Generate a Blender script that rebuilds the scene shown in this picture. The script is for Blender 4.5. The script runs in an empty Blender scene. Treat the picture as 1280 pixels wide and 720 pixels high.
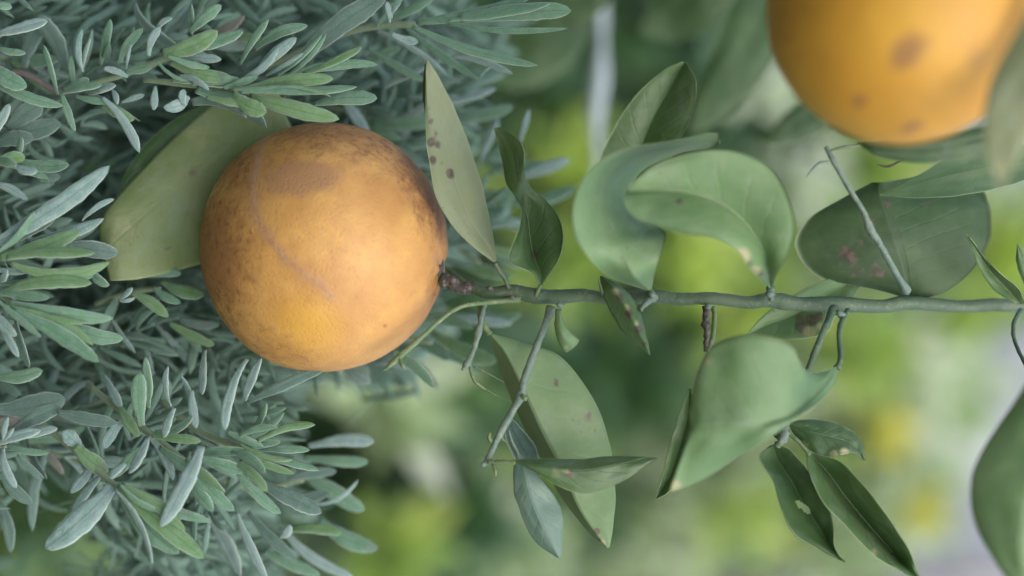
import bpy, math, random
from mathutils import Vector, Matrix, noise

# ------------------------------------------------------------------ camera, sky, sun, exposure
scene = bpy.context.scene
R0 = 0.70                       # focus distance (m)
S = 0.305 / 1280.0              # metres per photo pixel on the focus plane
ZC = 0.62                       # lens height above the soil
cam_d = bpy.data.cameras.new('camera')
cam = bpy.data.objects.new('camera', cam_d)
scene.collection.objects.link(cam)
# the photographer held the camera on its side: picture right is up
cam.matrix_world = Matrix(((0, -1, 0, 0), (0, 0, -1, 0), (1, 0, 0, ZC), (0, 0, 0, 1)))
cam_d.sensor_width = 36.0
cam_d.lens = 36.0 * R0 / 0.305
cam_d.clip_start = 0.05
cam_d.clip_end = 500.0
cam_d.dof.use_dof = True
cam_d.dof.focus_distance = R0 + 0.004
cam_d.dof.aperture_fstop = 3.8
scene.camera = cam

world = bpy.data.worlds.new('World')
scene.world = world
world.use_nodes = True
wn = world.node_tree.nodes
sky = wn.new('ShaderNodeTexSky')
sky.sky_type = 'NISHITA'
sky.sun_disc = False
SUN = Vector((0.30, -0.62, 0.80)).normalized()
sky.sun_elevation = math.asin(SUN.z)
sky.sun_rotation = math.atan2(SUN.x, SUN.y)
sky.air_density = 1.0
sky.dust_density = 3.0
sky.ozone_density = 1.0
world.node_tree.links.new(sky.outputs[0], wn['Background'].inputs[0])
wn['Background'].inputs[1].default_value = 0.15
sun_d = bpy.data.lights.new('sun', 'SUN')
sun_d.energy = 1.0
sun_d.angle = math.radians(90)
sun_d.color = (1.0, 0.97, 0.92)
sun = bpy.data.objects.new('sun', sun_d)
scene.collection.objects.link(sun)
sun.rotation_euler = (-SUN).to_track_quat('-Z', 'Y').to_euler()
scene.view_settings.view_transform = 'Standard'
scene.view_settings.look = 'None'
scene.view_settings.gamma = 1.0
scene.view_settings.exposure = 0.93
scene.cycles.use_denoising = True
scene.cycles.max_bounces = 8
scene.cycles.diffuse_bounces = 5
scene.cycles.transmission_bounces = 6
scene.cycles.sample_clamp_indirect = 4.0

COL = scene.collection
rnd = random.Random(7)


# ------------------------------------------------------------------ helpers
def W(px, py, dep=0.0):
    """photo pixel + depth (mm behind the focus plane) -> point in the garden"""
    d = R0 + dep / 1000.0
    k = S * d / R0
    return Vector(((py - 360) * k, d, ZC + (px - 640) * k))


def PX(dep=0.0):
    return S * (R0 + dep / 1000.0) / R0


def link(name, mesh, parent=None):
    o = bpy.data.objects.new(name, mesh)
    COL.objects.link(o)
    if parent is not None:
        o.parent = parent
    return o


def mk(name, verts, faces, mats, parent=None, midx=None, uvs=None, attrs=None, smooth=True):
    me = bpy.data.meshes.new(name)
    me.from_pydata([tuple(v) for v in verts], [], faces)
    for m in mats:
        me.materials.append(m)
    if midx:
        me.polygons.foreach_set('material_index', midx)
    if smooth:
        me.polygons.foreach_set('use_smooth', [True] * len(me.polygons))
    if uvs:
        uv = me.uv_layers.new(name='UVMap')
        flat = []
        for l in me.loops:
            flat.extend(uvs[l.vertex_index])
        uv.data.foreach_set('uv', flat)
    for k, vals in (attrs or {}).items():
        a = me.attributes.new(k, 'FLOAT', 'POINT')
        a.data.foreach_set('value', vals)
    me.update()
    return link(name, me, parent)


def tag(o, label=None, cat=None, group=None, kind=None):
    if label: o['label'] = label
    if cat: o['category'] = cat
    if group: o['group'] = group
    if kind: o['kind'] = kind
    return o


def empty(name, loc=(0, 0, 0)):
    # parts are modelled in garden coordinates; the empty marks the thing
    o = bpy.data.objects.new(name, None)
    o.empty_display_size = 0.05
    COL.objects.link(o)
    return o


def cr(p0, p1, p2, p3, t):
    t2, t3 = t * t, t * t * t
    return 0.5 * ((2 * p1) + (p2 - p0) * t + (2 * p0 - 5 * p1 + 4 * p2 - p3) * t2 + (3 * p1 - p0 - 3 * p2 + p3) * t3)


def spline(pts, n):
    """pts: Vectors (any size); n samples in all, Catmull-Rom"""
    m = len(pts)
    out = []
    for i in range(n):
        f = i / (n - 1) * (m - 1)
        k = min(int(f), m - 2)
        t = f - k
        p1, p2 = pts[k], pts[k + 1]
        p0 = pts[k - 1] if k > 0 else p1 * 2 - p2
        p3 = pts[k + 2] if k + 2 < m else p2 * 2 - p1
        out.append(cr(p0, p1, p2, p3, t))
    return out


# ------------------------------------------------------------------ materials
class NT:
    def __init__(s, name):
        s.m = bpy.data.materials.new(name)
        s.m.use_nodes = True
        s.t = s.m.node_tree
        s.bsdf = s.t.nodes['Principled BSDF']
        s.out = s.t.nodes['Material Output']

    def n(s, typ, **kw):
        nd = s.t.nodes.new('ShaderNode' + typ)
        for k, v in kw.items():
            setattr(nd, k, v)
        return nd

    def set(s, sock, v):
        if isinstance(v, bpy.types.NodeSocket):
            s.t.links.new(v, sock)
        elif isinstance(v, (tuple, list)):
            sock.default_value = tuple(v) if len(v) == 4 or sock.type == 'VECTOR' else (v[0], v[1], v[2], 1)
        else:
            sock.default_value = v

    def math(s, op, a, b=0.0, c=0.0, clamp=False):
        nd = s.n('Math', operation=op, use_clamp=clamp)
        s.set(nd.inputs[0], a); s.set(nd.inputs[1], b); s.set(nd.inputs[2], c)
        return nd.outputs[0]

    def mix(s, f, a, b, blend='MIX'):
        nd = s.n('MixRGB', blend_type=blend)
        s.set(nd.inputs[0], f); s.set(nd.inputs[1], a); s.set(nd.inputs[2], b)
        return nd.outputs[0]

    def noise(s, vec, scale, detail=3, rough=0.5, dist=0.0):
        nd = s.n('TexNoise')
        s.set(nd.inputs['Scale'], scale); s.set(nd.inputs['Detail'], detail)
        s.set(nd.inputs['Roughness'], rough); s.set(nd.inputs['Distortion'], dist)
        s.t.links.new(vec, nd.inputs['Vector'])
        return nd.outputs[0]

    def ramp(s, v, lo, hi, a=0.0, b=1.0):
        nd = s.n('MapRange', interpolation_type='SMOOTHSTEP')
        s.set(nd.inputs[0], v); s.set(nd.inputs[1], lo); s.set(nd.inputs[2], hi)
        s.set(nd.inputs[3], a); s.set(nd.inputs[4], b)
        return nd.outputs[0]

    def attr(s, name):
        return s.n('Attribute', attribute_name=name).outputs['Fac']

    def bump(s, h, strength, dist=0.0005):
        nd = s.n('Bump')
        s.set(nd.inputs['Strength'], strength); s.set(nd.inputs['Distance'], dist)
        s.set(nd.inputs['Height'], h)
        return nd.outputs[0]

    def finish(s, col, rough=0.5, normal=None, trans=0.0, tcol=None, sheen=0.0, spec=0.5, stint=(0.8, 0.9, 0.85)):
        b = s.bsdf
        s.set(b.inputs['Base Color'], col)
        s.set(b.inputs['Roughness'], rough)
        s.set(b.inputs['Specular IOR Level'], spec)
        if sheen:
            b.inputs['Sheen Weight'].default_value = sheen
            b.inputs['Sheen Roughness'].default_value = 0.4
            b.inputs['Sheen Tint'].default_value = (*stint, 1)
        if normal is not None:
            s.t.links.new(normal, b.inputs['Normal'])
        if trans:
            tr = s.n('BsdfTranslucent')
            s.set(tr.inputs[0], tcol if tcol is not None else col)
            mx = s.n('MixShader')
            mx.inputs[0].default_value = trans
            s.t.links.new(b.outputs[0], mx.inputs[1])
            s.t.links.new(tr.outputs[0], mx.inputs[2])
            s.t.links.new(mx.outputs[0], s.out.inputs[0])
        return s.m


def citrus_mat(name, base, base2, vein, tcol, rough=0.42, vein_amt=0.35, trans=0.22, bumpy=0.5, spec=0.5, blot=0.5, dust=0.32):
    s = NT(name)
    tc = s.n('TexCoord')
    uv = s.n('SeparateXYZ')
    s.t.links.new(tc.outputs['UV'], uv.inputs[0])
    u = uv.outputs[0]
    av = s.math('ABSOLUTE', s.math('SUBTRACT', s.math('MULTIPLY', uv.outputs[1], 2.0), 1.0))
    obj = tc.outputs['Object']
    rand = s.n('ObjectInfo').outputs['Random']
    n1 = s.noise(obj, 55, 4, 0.6)
    n2 = s.noise(obj, 320, 3, 0.6)
    wob = s.math('MULTIPLY', s.math('SUBTRACT', n1, 0.5), 0.10)
    # side veins leave the midrib at an angle and bend forward
    ph = s.math('FRACT', s.math('ADD', s.math('SUBTRACT', s.math('MULTIPLY', s.math('ADD', u, wob), 8.5),
                                              s.math('MULTIPLY', s.math('POWER', av, 0.75), 1.9)), rand))
    side = s.math('SUBTRACT', 1.0, s.ramp(s.math('ABSOLUTE', s.math('SUBTRACT', ph, 0.5)), 0.0, 0.09))
    ph2 = s.math('FRACT', s.math('ADD', s.math('MULTIPLY', s.math('ADD', u, s.math('MULTIPLY', wob, 1.7)), 27.0), s.math('MULTIPLY', av, 2.5)))
    fine = s.math('SUBTRACT', 1.0, s.ramp(s.math('ABSOLUTE', s.math('SUBTRACT', ph2, 0.5)), 0.0, 0.16))
    side = s.math('MULTIPLY', side, s.ramp(av, 0.98, 0.6))
    midrib = s.ramp(av, 0.055, 0.015)
    veins = s.math('MAXIMUM', s.math('ADD', s.math('MULTIPLY', side, 0.45), s.math('MULTIPLY', fine, 0.08)), midrib)
    c = s.mix(s.ramp(n1, 0.38, 0.62), base, base2)
    film = s.noise(obj, 90, 5, 0.7, 0.6)
    c = s.mix(s.ramp(film, 0.45, 0.75, 0, dust), c, (0.30, 0.36, 0.28))
    c = s.mix(s.ramp(film, 0.42, 0.22, 0, 0.35), c, s.mix(0.5, base, (0.05, 0.09, 0.03)))
    c = s.mix(s.math('MULTIPLY', s.ramp(n2, 0.5, 0.75), 0.25 * blot), c, vein)
    c = s.mix(s.math('MULTIPLY', veins, vein_amt), c, vein)
    # age marks, dust and pits
    n3 = s.noise(obj, 900, 2, 0.5)
    pit = s.math('MULTIPLY', s.ramp(n3, 0.64, 0.72), s.ramp(n1, 0.42, 0.58))
    c = s.mix(s.math('MULTIPLY', pit, 0.5), c, (0.10, 0.08, 0.03))
    mk_ = s.attr('mark')
    mk2 = s.math('MULTIPLY', s.ramp(s.math('ADD', mk_, s.math('MULTIPLY', s.math('SUBTRACT', n2, 0.5), 0.8)), 0.26, 0.55), 0.85)
    c = s.mix(mk2, c, s.mix(s.ramp(n2, 0.4, 0.62), (0.07, 0.048, 0.035), (0.16, 0.115, 0.095)))
    pl = s.attr('pale')
    c = s.mix(s.ramp(s.math('ADD', pl, s.math('MULTIPLY', s.math('SUBTRACT', n2, 0.5), 0.5)), 0.22, 0.62), c, (0.38, 0.38, 0.20))
    edge = s.ramp(av, 0.965, 1.0)
    c = s.mix(s.math('MULTIPLY', edge, 0.6), c, (0.34, 0.42, 0.22))
    hsv = s.n('HueSaturation')
    s.set(hsv.inputs['Value'], s.math('ADD', 0.9, s.math('MULTIPLY', rand, 0.2)))
    s.set(hsv.inputs['Color'], c)
    c = hsv.outputs[0]
    h = s.math('ADD', s.math('MULTIPLY', veins, -0.7), s.math('ADD', s.math('MULTIPLY', n2, 0.5), s.math('MULTIPLY', n1, 1.2)))
    nrm = s.bump(h, bumpy, 0.0006)
    r = s.math('ADD', rough - 0.08, s.math('MULTIPLY', n1, 0.2))
    return s.finish(c, r, nrm, trans, tcol, spec=spec)


G_TOP = citrus_mat('citrus_leaf_top', (0.072, 0.145, 0.048), (0.105, 0.185, 0.070), (0.15, 0.21, 0.10), (0.14, 0.30, 0.05), 0.40)
G_DARK = citrus_mat('citrus_leaf_dark', (0.034, 0.082, 0.024), (0.054, 0.112, 0.034), (0.07, 0.12, 0.05), (0.07, 0.18, 0.03), 0.55, 0.10, 0.15, 0.3, dust=0.12)
G_UNDER = citrus_mat('citrus_leaf_underside', (0.148, 0.240, 0.105), (0.185, 0.270, 0.130), (0.24, 0.31, 0.19), (0.22, 0.36, 0.10), 0.62, 0.22, 0.22, 0.3)
G_PALE = citrus_mat('citrus_leaf_pale_olive', (0.27, 0.31, 0.165), (0.30, 0.34, 0.19), (0.36, 0.40, 0.24), (0.32, 0.38, 0.14), 0.65, 0.16, 0.22, 0.3)
G_OLIVE = citrus_mat('citrus_leaf_olive', (0.165, 0.230, 0.080), (0.215, 0.265, 0.115), (0.24, 0.27, 0.11), (0.24, 0.34, 0.07), 0.55, 0.16, 0.25, 0.3)
G_BLUE = citrus_mat('citrus_leaf_bloom', (0.14, 0.235, 0.185), (0.18, 0.28, 0.22), (0.26, 0.36, 0.30), (0.2, 0.36, 0.16), 0.42, 0.22, 0.2, 0.4)
G_SOFT = citrus_mat('citrus_leaf_mid', (0.150, 0.270, 0.110), (0.200, 0.320, 0.150), (0.25, 0.33, 0.20), (0.24, 0.40, 0.10), 0.50, 0.18, 0.25, 0.4)

s = NT('leaf_margin')
MARGIN = s.finish((0.20, 0.27, 0.12), 0.6)


def bark_mat(name, a, b, c_, spots=(0.25, 0.22, 0.2), rough=0.6, scale=260):
    s = NT(name)
    tc = s.n('TexCoord')
    obj = tc.outputs['Object']
    mp = s.n('Mapping'); mp.inputs['Scale'].default_value = (1, 1, 0.25)
    s.t.links.new(obj, mp.inputs[0])
    n1 = s.noise(mp.outputs[0], scale, 4, 0.6)
    n2 = s.noise(obj, scale * 3.5, 3, 0.6)
    c = s.mix(s.ramp(n1, 0.35, 0.65), a, b)
    c = s.mix(s.ramp(n2, 0.55, 0.75), c, c_)
    br = s.attr('mark')
    c = s.mix(s.ramp(s.math('ADD', br, s.math('MULTIPLY', s.math('SUBTRACT', n1, 0.5), 0.8)), 0.35, 0.75), c,
              s.mix(s.ramp(n2, 0.5, 0.72), (0.066, 0.058, 0.050), spots))
    h = s.math('ADD', n1, s.math('MULTIPLY', n2, 0.5))
    return s.finish(c, rough, s.bump(h, 0.5, 0.0005))


M_SHRUB = bark_mat('shrub_stem', (0.05, 0.07, 0.035), (0.09, 0.11, 0.055), (0.13, 0.14, 0.08))
M_STEM = bark_mat('green_twig', (0.055, 0.105, 0.058), (0.090, 0.135, 0.075), (0.16, 0.19, 0.13))
M_GREY = bark_mat('grey_green_twig', (0.10, 0.16, 0.12), (0.15, 0.20, 0.155), (0.24, 0.27, 0.22))
M_PALE = bark_mat('pale_blue_grey_twig', (0.30, 0.37, 0.38), (0.40, 0.47, 0.48), (0.5, 0.56, 0.56))
M_YOUNG = bark_mat('young_petiole', (0.095, 0.155, 0.06), (0.14, 0.19, 0.09), (0.26, 0.32, 0.16))
M_BROWN = bark_mat('brown_bark', (0.07, 0.062, 0.052), (0.12, 0.108, 0.09), (0.2, 0.18, 0.16), scale=200)
M_TRUNK = bark_mat('trunk_bark', (0.09, 0.075, 0.06), (0.17, 0.15, 0.12), (0.24, 0.22, 0.19), scale=40)

# lavender
def lav_mat(name, a, b, felt, trans=0.12, island=False):
    s = NT(name)
    tc = s.n('TexCoord')
    obj = tc.outputs['Object']
    uv = s.n('SeparateXYZ')
    s.t.links.new(tc.outputs['UV'], uv.inputs[0])
    av = s.math('ABSOLUTE', s.math('SUBTRACT', s.math('MULTIPLY', uv.outputs[1], 2.0), 1.0))
    rand = s.n('NewGeometry').outputs['Random Per Island'] if island else s.n('ObjectInfo').outputs['Random']
    n1 = s.noise(obj, 300, 3, 0.6)
    n2 = s.noise(obj, 1900, 3, 0.65)
    c = s.mix(rand, a, b)
    c = s.mix(s.ramp(n1, 0.35, 0.7, 0.0, 0.4), c, felt)
    c = s.mix(s.math('MULTIPLY', s.ramp(n2, 0.46, 0.62), 0.38), c, felt)
    if not island:
        c = s.mix(s.math('MULTIPLY', s.ramp(av, 0.84, 0.97), 0.9), c, s.mix(0.7, felt, (0.52, 0.62, 0.50)))
        c = s.mix(s.math('MULTIPLY', s.ramp(av, 0.12, 0.0), 0.45), c, (0.06, 0.10, 0.06))
    n3 = s.noise(obj, 140, 2)
    c = s.mix(s.math('MULTIPLY', s.ramp(n3, 0.66, 0.74), 0.35), c, (0.16, 0.14, 0.15))
    h = s.math('ADD', s.math('MULTIPLY', n2, 1.0), s.math('MULTIPLY', n1, 0.6))
    return s.finish(c, 0.8, s.bump(h, 0.75, 0.0004), trans, s.mix(0.5, c, (0.2, 0.34, 0.10)), sheen=0.35, spec=0.25)


L_GREEN = lav_mat('lavender_leaf_green', (0.105, 0.230, 0.135), (0.145, 0.280, 0.172), (0.24, 0.36, 0.29), 0.22)
L_FRESH = lav_mat('lavender_leaf_fresh', (0.125, 0.250, 0.100), (0.165, 0.295, 0.130), (0.25, 0.38, 0.25), 0.28)
L_SILVER = lav_mat('lavender_leaf_silver', (0.160, 0.265, 0.235), (0.220, 0.325, 0.300), (0.34, 0.43, 0.42), 0.15)
L_DARK = lav_mat('lavender_leaf_dark', (0.085, 0.160, 0.125), (0.125, 0.205, 0.175), (0.18, 0.26, 0.235), 0.2)
L_BROWN = lav_mat('lavender_leaf_dried', (0.16, 0.15, 0.12), (0.22, 0.21, 0.18), (0.30, 0.30, 0.27), 0.1)
L_MASS = lav_mat('lavender_leaf_mass', (0.125, 0.245, 0.165), (0.22, 0.355, 0.285), (0.26, 0.37, 0.33), 0.35, True)
TONE = {'b': L_BROWN, 'g': L_GREEN, 'f': L_FRESH, 's': L_SILVER, 'd': L_DARK}
s = NT('lavender_stem')
tc = s.n('TexCoord')
n1 = s.noise(tc.outputs['Object'], 500, 3)
L_STEM = s.finish(s.mix(n1, (0.13, 0.20, 0.10), (0.24, 0.30, 0.20)), 0.8, s.bump(n1, 0.5), sheen=0.3)
s = NT('lavender_wood')
tc = s.n('TexCoord')
n1 = s.noise(tc.outputs['Object'], 300, 3)
L_WOOD = s.finish(s.mix(n1, (0.09, 0.075, 0.07), (0.19, 0.165, 0.155)), 0.85, s.bump(n1, 0.6))


# ------------------------------------------------------------------ shape builders
def tube(name, pts, mat, parent=None, sides=12, per=10, bumpy=0.04, mark=None, knots=(), oval=1.0):
    """pts: (px, py, dep, radius_px). knots: (t, swell, width). mark: list of (t0, t1) brown stretches"""
    v4 = [Vector((*W(p[0], p[1], p[2]), p[3] * PX(p[2]))) for p in pts]
    if name in ('twig', 'stalk') and pts[0][3] >= 2:
        knots = tuple(knots) + ((0.0, 0.55, 0.07), (1.0, 0.3, 0.06), (0.37, 0.12, 0.03), (0.68, 0.12, 0.03))
        bumpy = max(bumpy, 0.12)
    return wtube(name, v4, mat, parent, sides, per, bumpy, mark, knots, oval)


def wtube(name, v4, mat, parent=None, sides=12, per=10, bumpy=0.04, mark=None, knots=(), oval=1.0):
    n = max(3, per * (len(v4) - 1) + 1)
    sp = spline(v4, n)
    P = [Vector(p[:3]) for p in sp]
    Rr = [max(1e-5, p[3]) for p in sp]
    verts, faces, mk_ = [], [], []
    T = (P[1] - P[0]).normalized()
    N = T.orthogonal().normalized()
    sd = rnd.random() * 50
    for i in range(n):
        T2 = (P[min(i + 1, n - 1)] - P[max(i - 1, 0)]).normalized()
        N = (N - T2 * N.dot(T2)).normalized()
        B = T2.cross(N)
        t = i / (n - 1)
        k = 1.0
        for kt, ks, kw in knots:
            k += ks * math.exp(-((t - kt) / kw) ** 2)
        brown = 0.0
        for m0, m1, *ma in (mark or ()):
            brown = max(brown, (ma[0] if ma else 1.0) * min(1.0, max(0.0, min((t - m0) / 0.03, (m1 - t) / 0.03)))) if m1 > m0 else brown
        for j in range(sides):
            a = j / sides * 2 * math.pi
            q = 1 + bumpy * noise.noise(Vector((math.cos(a) * 1.2 + sd, math.sin(a) * 1.2, i * 0.35))) * 2
            verts.append(P[i] + (N * math.cos(a) * oval + B * math.sin(a)) * Rr[i] * k * q)
            mk_.append(brown)
    for i in range(n - 1):
        for j in range(sides):
            a, b = i * sides + j, i * sides + (j + 1) % sides
            faces.append((a, b, b + sides, a + sides))
    for e, c in ((0, P[0]), (n - 1, P[-1])):
        ci = len(verts)
        verts.append(c); mk_.append(0.0)
        for j in range(sides):
            a, b = e * sides + j, e * sides + (j + 1) % sides
            faces.append((b, a, ci) if e == 0 else (a, b, ci))
    return mk(name, verts, faces, [mat], parent, attrs={'mark': mk_})


def leaf(parent, st, mat, back=None, nu=60, nv=32, cup=1.0, wave=0.6, marks=(), pales=(), holes=(), thick=0.28, name='leaf', lab=None):
    """st: stations from base to tip, each ((x,y,d),(x,y,d),(x,y,d)) = left edge, midrib, right edge in photo px and mm depth.
    cup: mm the blade halves bow towards the lens; wave: mm of ripple along the margins."""
    Ls = spline([Vector(a) for a, b, c in st], nu + 1)
    Ms = spline([Vector(b) for a, b, c in st], nu + 1)
    Rs = spline([Vector(c) for a, b, c in st], nu + 1)
    sd = rnd.random() * 100
    grid, uvs, mkv, plv = [], [], [], []
    for i in range(nu + 1):
        u = i / nu
        for j in range(nv + 1):
            v = j / nv * 2 - 1
            a = abs(v)
            E = Rs[i] if v > 0 else Ls[i]
            p = Ms[i].lerp(E, a)
            env = math.sin(math.pi * min(1, max(0, u))) ** 0.5
            d = -cup * math.sin(math.pi * a * 0.75) * env
            d += wave * env * a ** 1.5 * 1.8 * noise.noise(Vector((u * 4.5, sd + (3 if v > 0 else 0), 0)))
            d += 0.5 * noise.noise(Vector((u * 7, v * 2.5, sd))) * env * (wave + 0.2)
            ex = a ** 3 * 1.6 * noise.noise(Vector((u * 9, sd + (7 if v > 0 else 0), 3))) * env
            q = p.copy()
            dr = (E - Ms[i])
            if dr.length > 1e-3:
                q += dr.normalized() * ex
            grid.append(W(q.x, q.y, q.z + d))
            uvs.append((u, (v + 1) / 2))
            m = 0.0
            for mx, my, mr, *ms in marks:
                dd = math.hypot(q.x - mx, q.y - my) / mr
                if dd < 2.5:
                    m = max(m, (ms[0] if ms else 1.0) * math.exp(-dd * dd))
            mkv.append(m)
            m = 0.0
            for mx, my, mr, *ms in pales:
                dd = math.hypot(q.x - mx, q.y - my) / mr
                if dd < 2.5:
                    m = max(m, (ms[0] if ms else 1.0) * math.exp(-dd * dd))
            plv.append(m)
    n = len(grid)
    w = nv + 1
    # normals by differences
    nr = []
    for i in range(nu + 1):
        for j in range(w):
            a = grid[max(i - 1, 0) * w + j]; b = grid[min(i + 1, nu) * w + j]
            c = grid[i * w + max(j - 1, 0)]; d = grid[i * w + min(j + 1, nv)]
            x = (b - a).cross(d - c)
            nr.append(x.normalized() if x.length > 1e-14 else Vector((0, -1, 0)))
    # side A faces the lens (-Y) on average
    avg = sum((x.y for x in nr)) / n
    sg = 1 if avg < 0 else -1
    verts = list(grid) + [grid[k] - nr[k] * sg * thick / 1000 for k in range(n)]
    faces, midx = [], []
    cellgone = set()
    for i in range(nu):
        for j in range(nv):
            c = i * w + j
            if holes:
                ctr = (Ms[i] + (Rs[i] if j >= nv / 2 else Ls[i] - Ms[i] * 0) * 0)
                q = Ms[i].lerp(Rs[i] if j + 0.5 > nv / 2 else Ls[i], abs((j + 0.5) / nv * 2 - 1))
                hit = False
                for hx, hy, ha, hb, ang in holes:
                    dx, dy = q.x - hx, q.y - hy
                    ca, sa = math.cos(ang), math.sin(ang)
                    if ((dx * ca + dy * sa) / ha) ** 2 + ((-dx * sa + dy * ca) / hb) ** 2 < 1 + 0.5 * noise.noise(Vector((i, j, 0.3))):
                        hit = True
                if hit:
                    cellgone.add((i, j))
                    continue
            f = (c, c + 1, c + w + 1, c + w)
            g = tuple(k + n for k in reversed(f))
            if sg > 0:
                f, g = tuple(reversed(f)), tuple(reversed(g))
            faces += [f, g]
            midx += [0, 1]
    rim = [j for j in range(w)] + [i * w + nv for i in range(1, nu + 1)] + [nu * w + j for j in range(nv - 1, -1, -1)] + [i * w for i in range(nu - 1, 0, -1)]
    for k in range(len(rim)):
        a, b = rim[k], rim[(k + 1) % len(rim)]
        faces.append((a, b, b + n, a + n)); midx.append(2)
    o = mk(name, verts, faces, [mat, back or G_UNDER, MARGIN], parent, midx, uvs + uvs,
           {'mark': mkv + mkv, 'pale': plv + plv})
    if lab: o['label'] = lab
    return o


def sleaf(parent, mid, wl, wr, mat, fl=2.0, fr=2.0, **kw):
    """midrib points (x,y,d) + half widths either side (px); fl/fr: mm each margin stands off the midrib plane"""
    st = []
    for i, m in enumerate(mid):
        a = mid[max(i - 1, 0)]; b = mid[min(i + 1, len(mid) - 1)]
        t = Vector((b[0] - a[0], b[1] - a[1])).normalized()
        nx, ny = t.y, -t.x
        k = math.sin(math.pi * i / (len(mid) - 1)) ** 0.5
        st.append(((m[0] + nx * wl[i], m[1] + ny * wl[i], m[2] + fl * k), m, (m[0] - nx * wr[i], m[1] - ny * wr[i], m[2] + fr * k)))
    return leaf(parent, st, mat, **kw)


def stalk(lf, pts, mat=None, **kw):
    return tube('stalk', pts, mat or M_YOUNG, lf, sides=8, per=6, **kw)


# ================================================================== THE SETTING
s = NT('soil_and_lawn')
tc = s.n('TexCoord')
n1 = s.noise(tc.outputs['Object'], 2.0, 5, 0.6)
n2 = s.noise(tc.outputs['Object'], 25.0, 5, 0.7)
c = s.mix(s.ramp(n1, 0.45, 0.6), (0.10, 0.085, 0.06), (0.065, 0.12, 0.035))
c = s.mix(s.ramp(n2, 0.45, 0.7, 0, 0.6), c, (0.17, 0.18, 0.10))
M_GROUND = s.finish(c, 0.95, s.bump(n2, 0.8, 0.02))
gv, gf = [], []
NG = 60
for i in range(NG + 1):
    for j in range(NG + 1):
        x = (i / NG * 2 - 1); y = (j / NG * 2 - 1)
        x = math.copysign(abs(x) ** 3, x) * 220; y = math.copysign(abs(y) ** 3, y) * 220 + 1
        gv.append((x, y, 0.02 * noise.noise(Vector((x * 0.8, y * 0.8, 0)))))
for i in range(NG):
    for j in range(NG):
        a = i * (NG + 1) + j
        gf.append((a, a + NG + 1, a + NG + 2, a + 1))
tag(mk('ground', gv, gf, [M_GROUND]), 'soil and patchy lawn under the orange tree and lavender', kind='structure')

s = NT('rendered_wall')
tc = s.n('TexCoord')
n1 = s.noise(tc.outputs['Object'], 4.5, 4, 0.55)
n2 = s.noise(tc.outputs['Object'], 30.0, 4, 0.7)
c = s.mix(s.ramp(n1, 0.35, 0.65), (0.22, 0.24, 0.285), (0.52, 0.545, 0.59))
c = s.mix(s.ramp(n2, 0.55, 0.75, 0, 0.4), c, (0.22, 0.22, 0.23))
M_WALL = s.finish(c, 0.9, s.bump(n2, 0.4, 0.01))


def boxes(name, bl, mat, parent=None):
    v, f = [], []
    for (x0, x1, y0, y1, z0, z1) in bl:
        k = len(v)
        v += [(x0, y0, z0), (x1, y0, z0), (x1, y1, z0), (x0, y1, z0), (x0, y0, z1), (x1, y0, z1), (x1, y1, z1), (x0, y1, z1)]
        f += [(k, k + 3, k + 2, k + 1), (k + 4, k + 5, k + 6, k + 7), (k, k + 1, k + 5, k + 4), (k + 1, k + 2, k + 6, k + 5),
              (k + 2, k + 3, k + 7, k + 6), (k + 3, k, k + 4, k + 7)]
    return mk(name, v, f, [mat], parent, smooth=False)


wl_ = empty('garden_wall')
tag(wl_, 'blurred lilac grey garden wall seen in gaps of the shrubs', 'wall')
boxes('wall', [(-5, 6, 4.6, 4.8, -0.05, 2.3)], M_WALL, wl_)
boxes('coping', [(-5.05, 6.05, 4.56, 4.84, 2.3, 2.37)], M_WALL, wl_)


# ------------------------------------------------------------------ far shrubs (all out of focus)
def bg_mat(name, a, b, c_, tr, trans=0.45):
    s = NT(name)
    r = s.n('NewGeometry').outputs['Random Per Island']
    tc = s.n('TexCoord')
    n = s.noise(tc.outputs['Object'], 6.0, 3)
    c = s.mix(s.ramp(r, 0.0, 0.7), a, b)
    c = s.mix(s.ramp(r, 0.72, 0.96), c, c_)
    c = s.mix(s.ramp(n, 0.4, 0.7, 0, 0.35), c, b)
    return s.finish(c, 0.45, None, trans, tr)


def leaf_cloud(name, clusters, mat, parent, length, seed, wratio=0.42, up=0.3):
    r = random.Random(seed)
    V, F = [], []
    for (px, py, dist, rad, cnt) in clusters:
        c = W(px, py, (dist - R0) * 1000)
        rr = rad * S * dist / R0
        for _ in range(cnt):
            while True:
                q = Vector((r.uniform(-1, 1), r.uniform(-1, 1), r.uniform(-1, 1)))
                if q.length < 1: break
            p = c + Vector((q.x * rr, q.y * rr * 0.9, q.z * rr))
            L = length * r.uniform(0.6, 1.25)
            d = Vector((r.gauss(0, 1), r.gauss(0, 1), r.gauss(up, 1))).normalized()
            fc = (Vector((r.gauss(0, 1), r.gauss(0, 1), r.gauss(0, 1))) * 0.5 + SUN).normalized()
            sd = d.cross(fc).normalized()
            nn = d.cross(sd)
            w_ = L * wratio * r.uniform(0.35, 0.55)
            k = len(V)
            V.extend([p, p + d * L * .3 + sd * w_ * .8 + nn * L * .05, p + d * L * .3, p + d * L * .3 - sd * w_ * .8 + nn * L * .05,
                      p + d * L * .65 + sd * w_ * .85 + nn * L * .02, p + d * L * .65 - nn * L * .04, p + d * L * .65 - sd * w_ * .85 + nn * L * .02,
                      p + d * L * 1.0 - nn * L * .12])
            F.extend([(k, k + 2, k + 1), (k, k + 3, k + 2), (k + 1, k + 2, k + 5, k + 4), (k + 2, k + 3, k + 6, k + 5), (k + 4, k + 5, k + 7), (k + 5, k + 6, k + 7)])
    o = mk(name, V, F, [mat], parent, smooth=False)
    o['kind'] = 'stuff'
    return o


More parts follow.
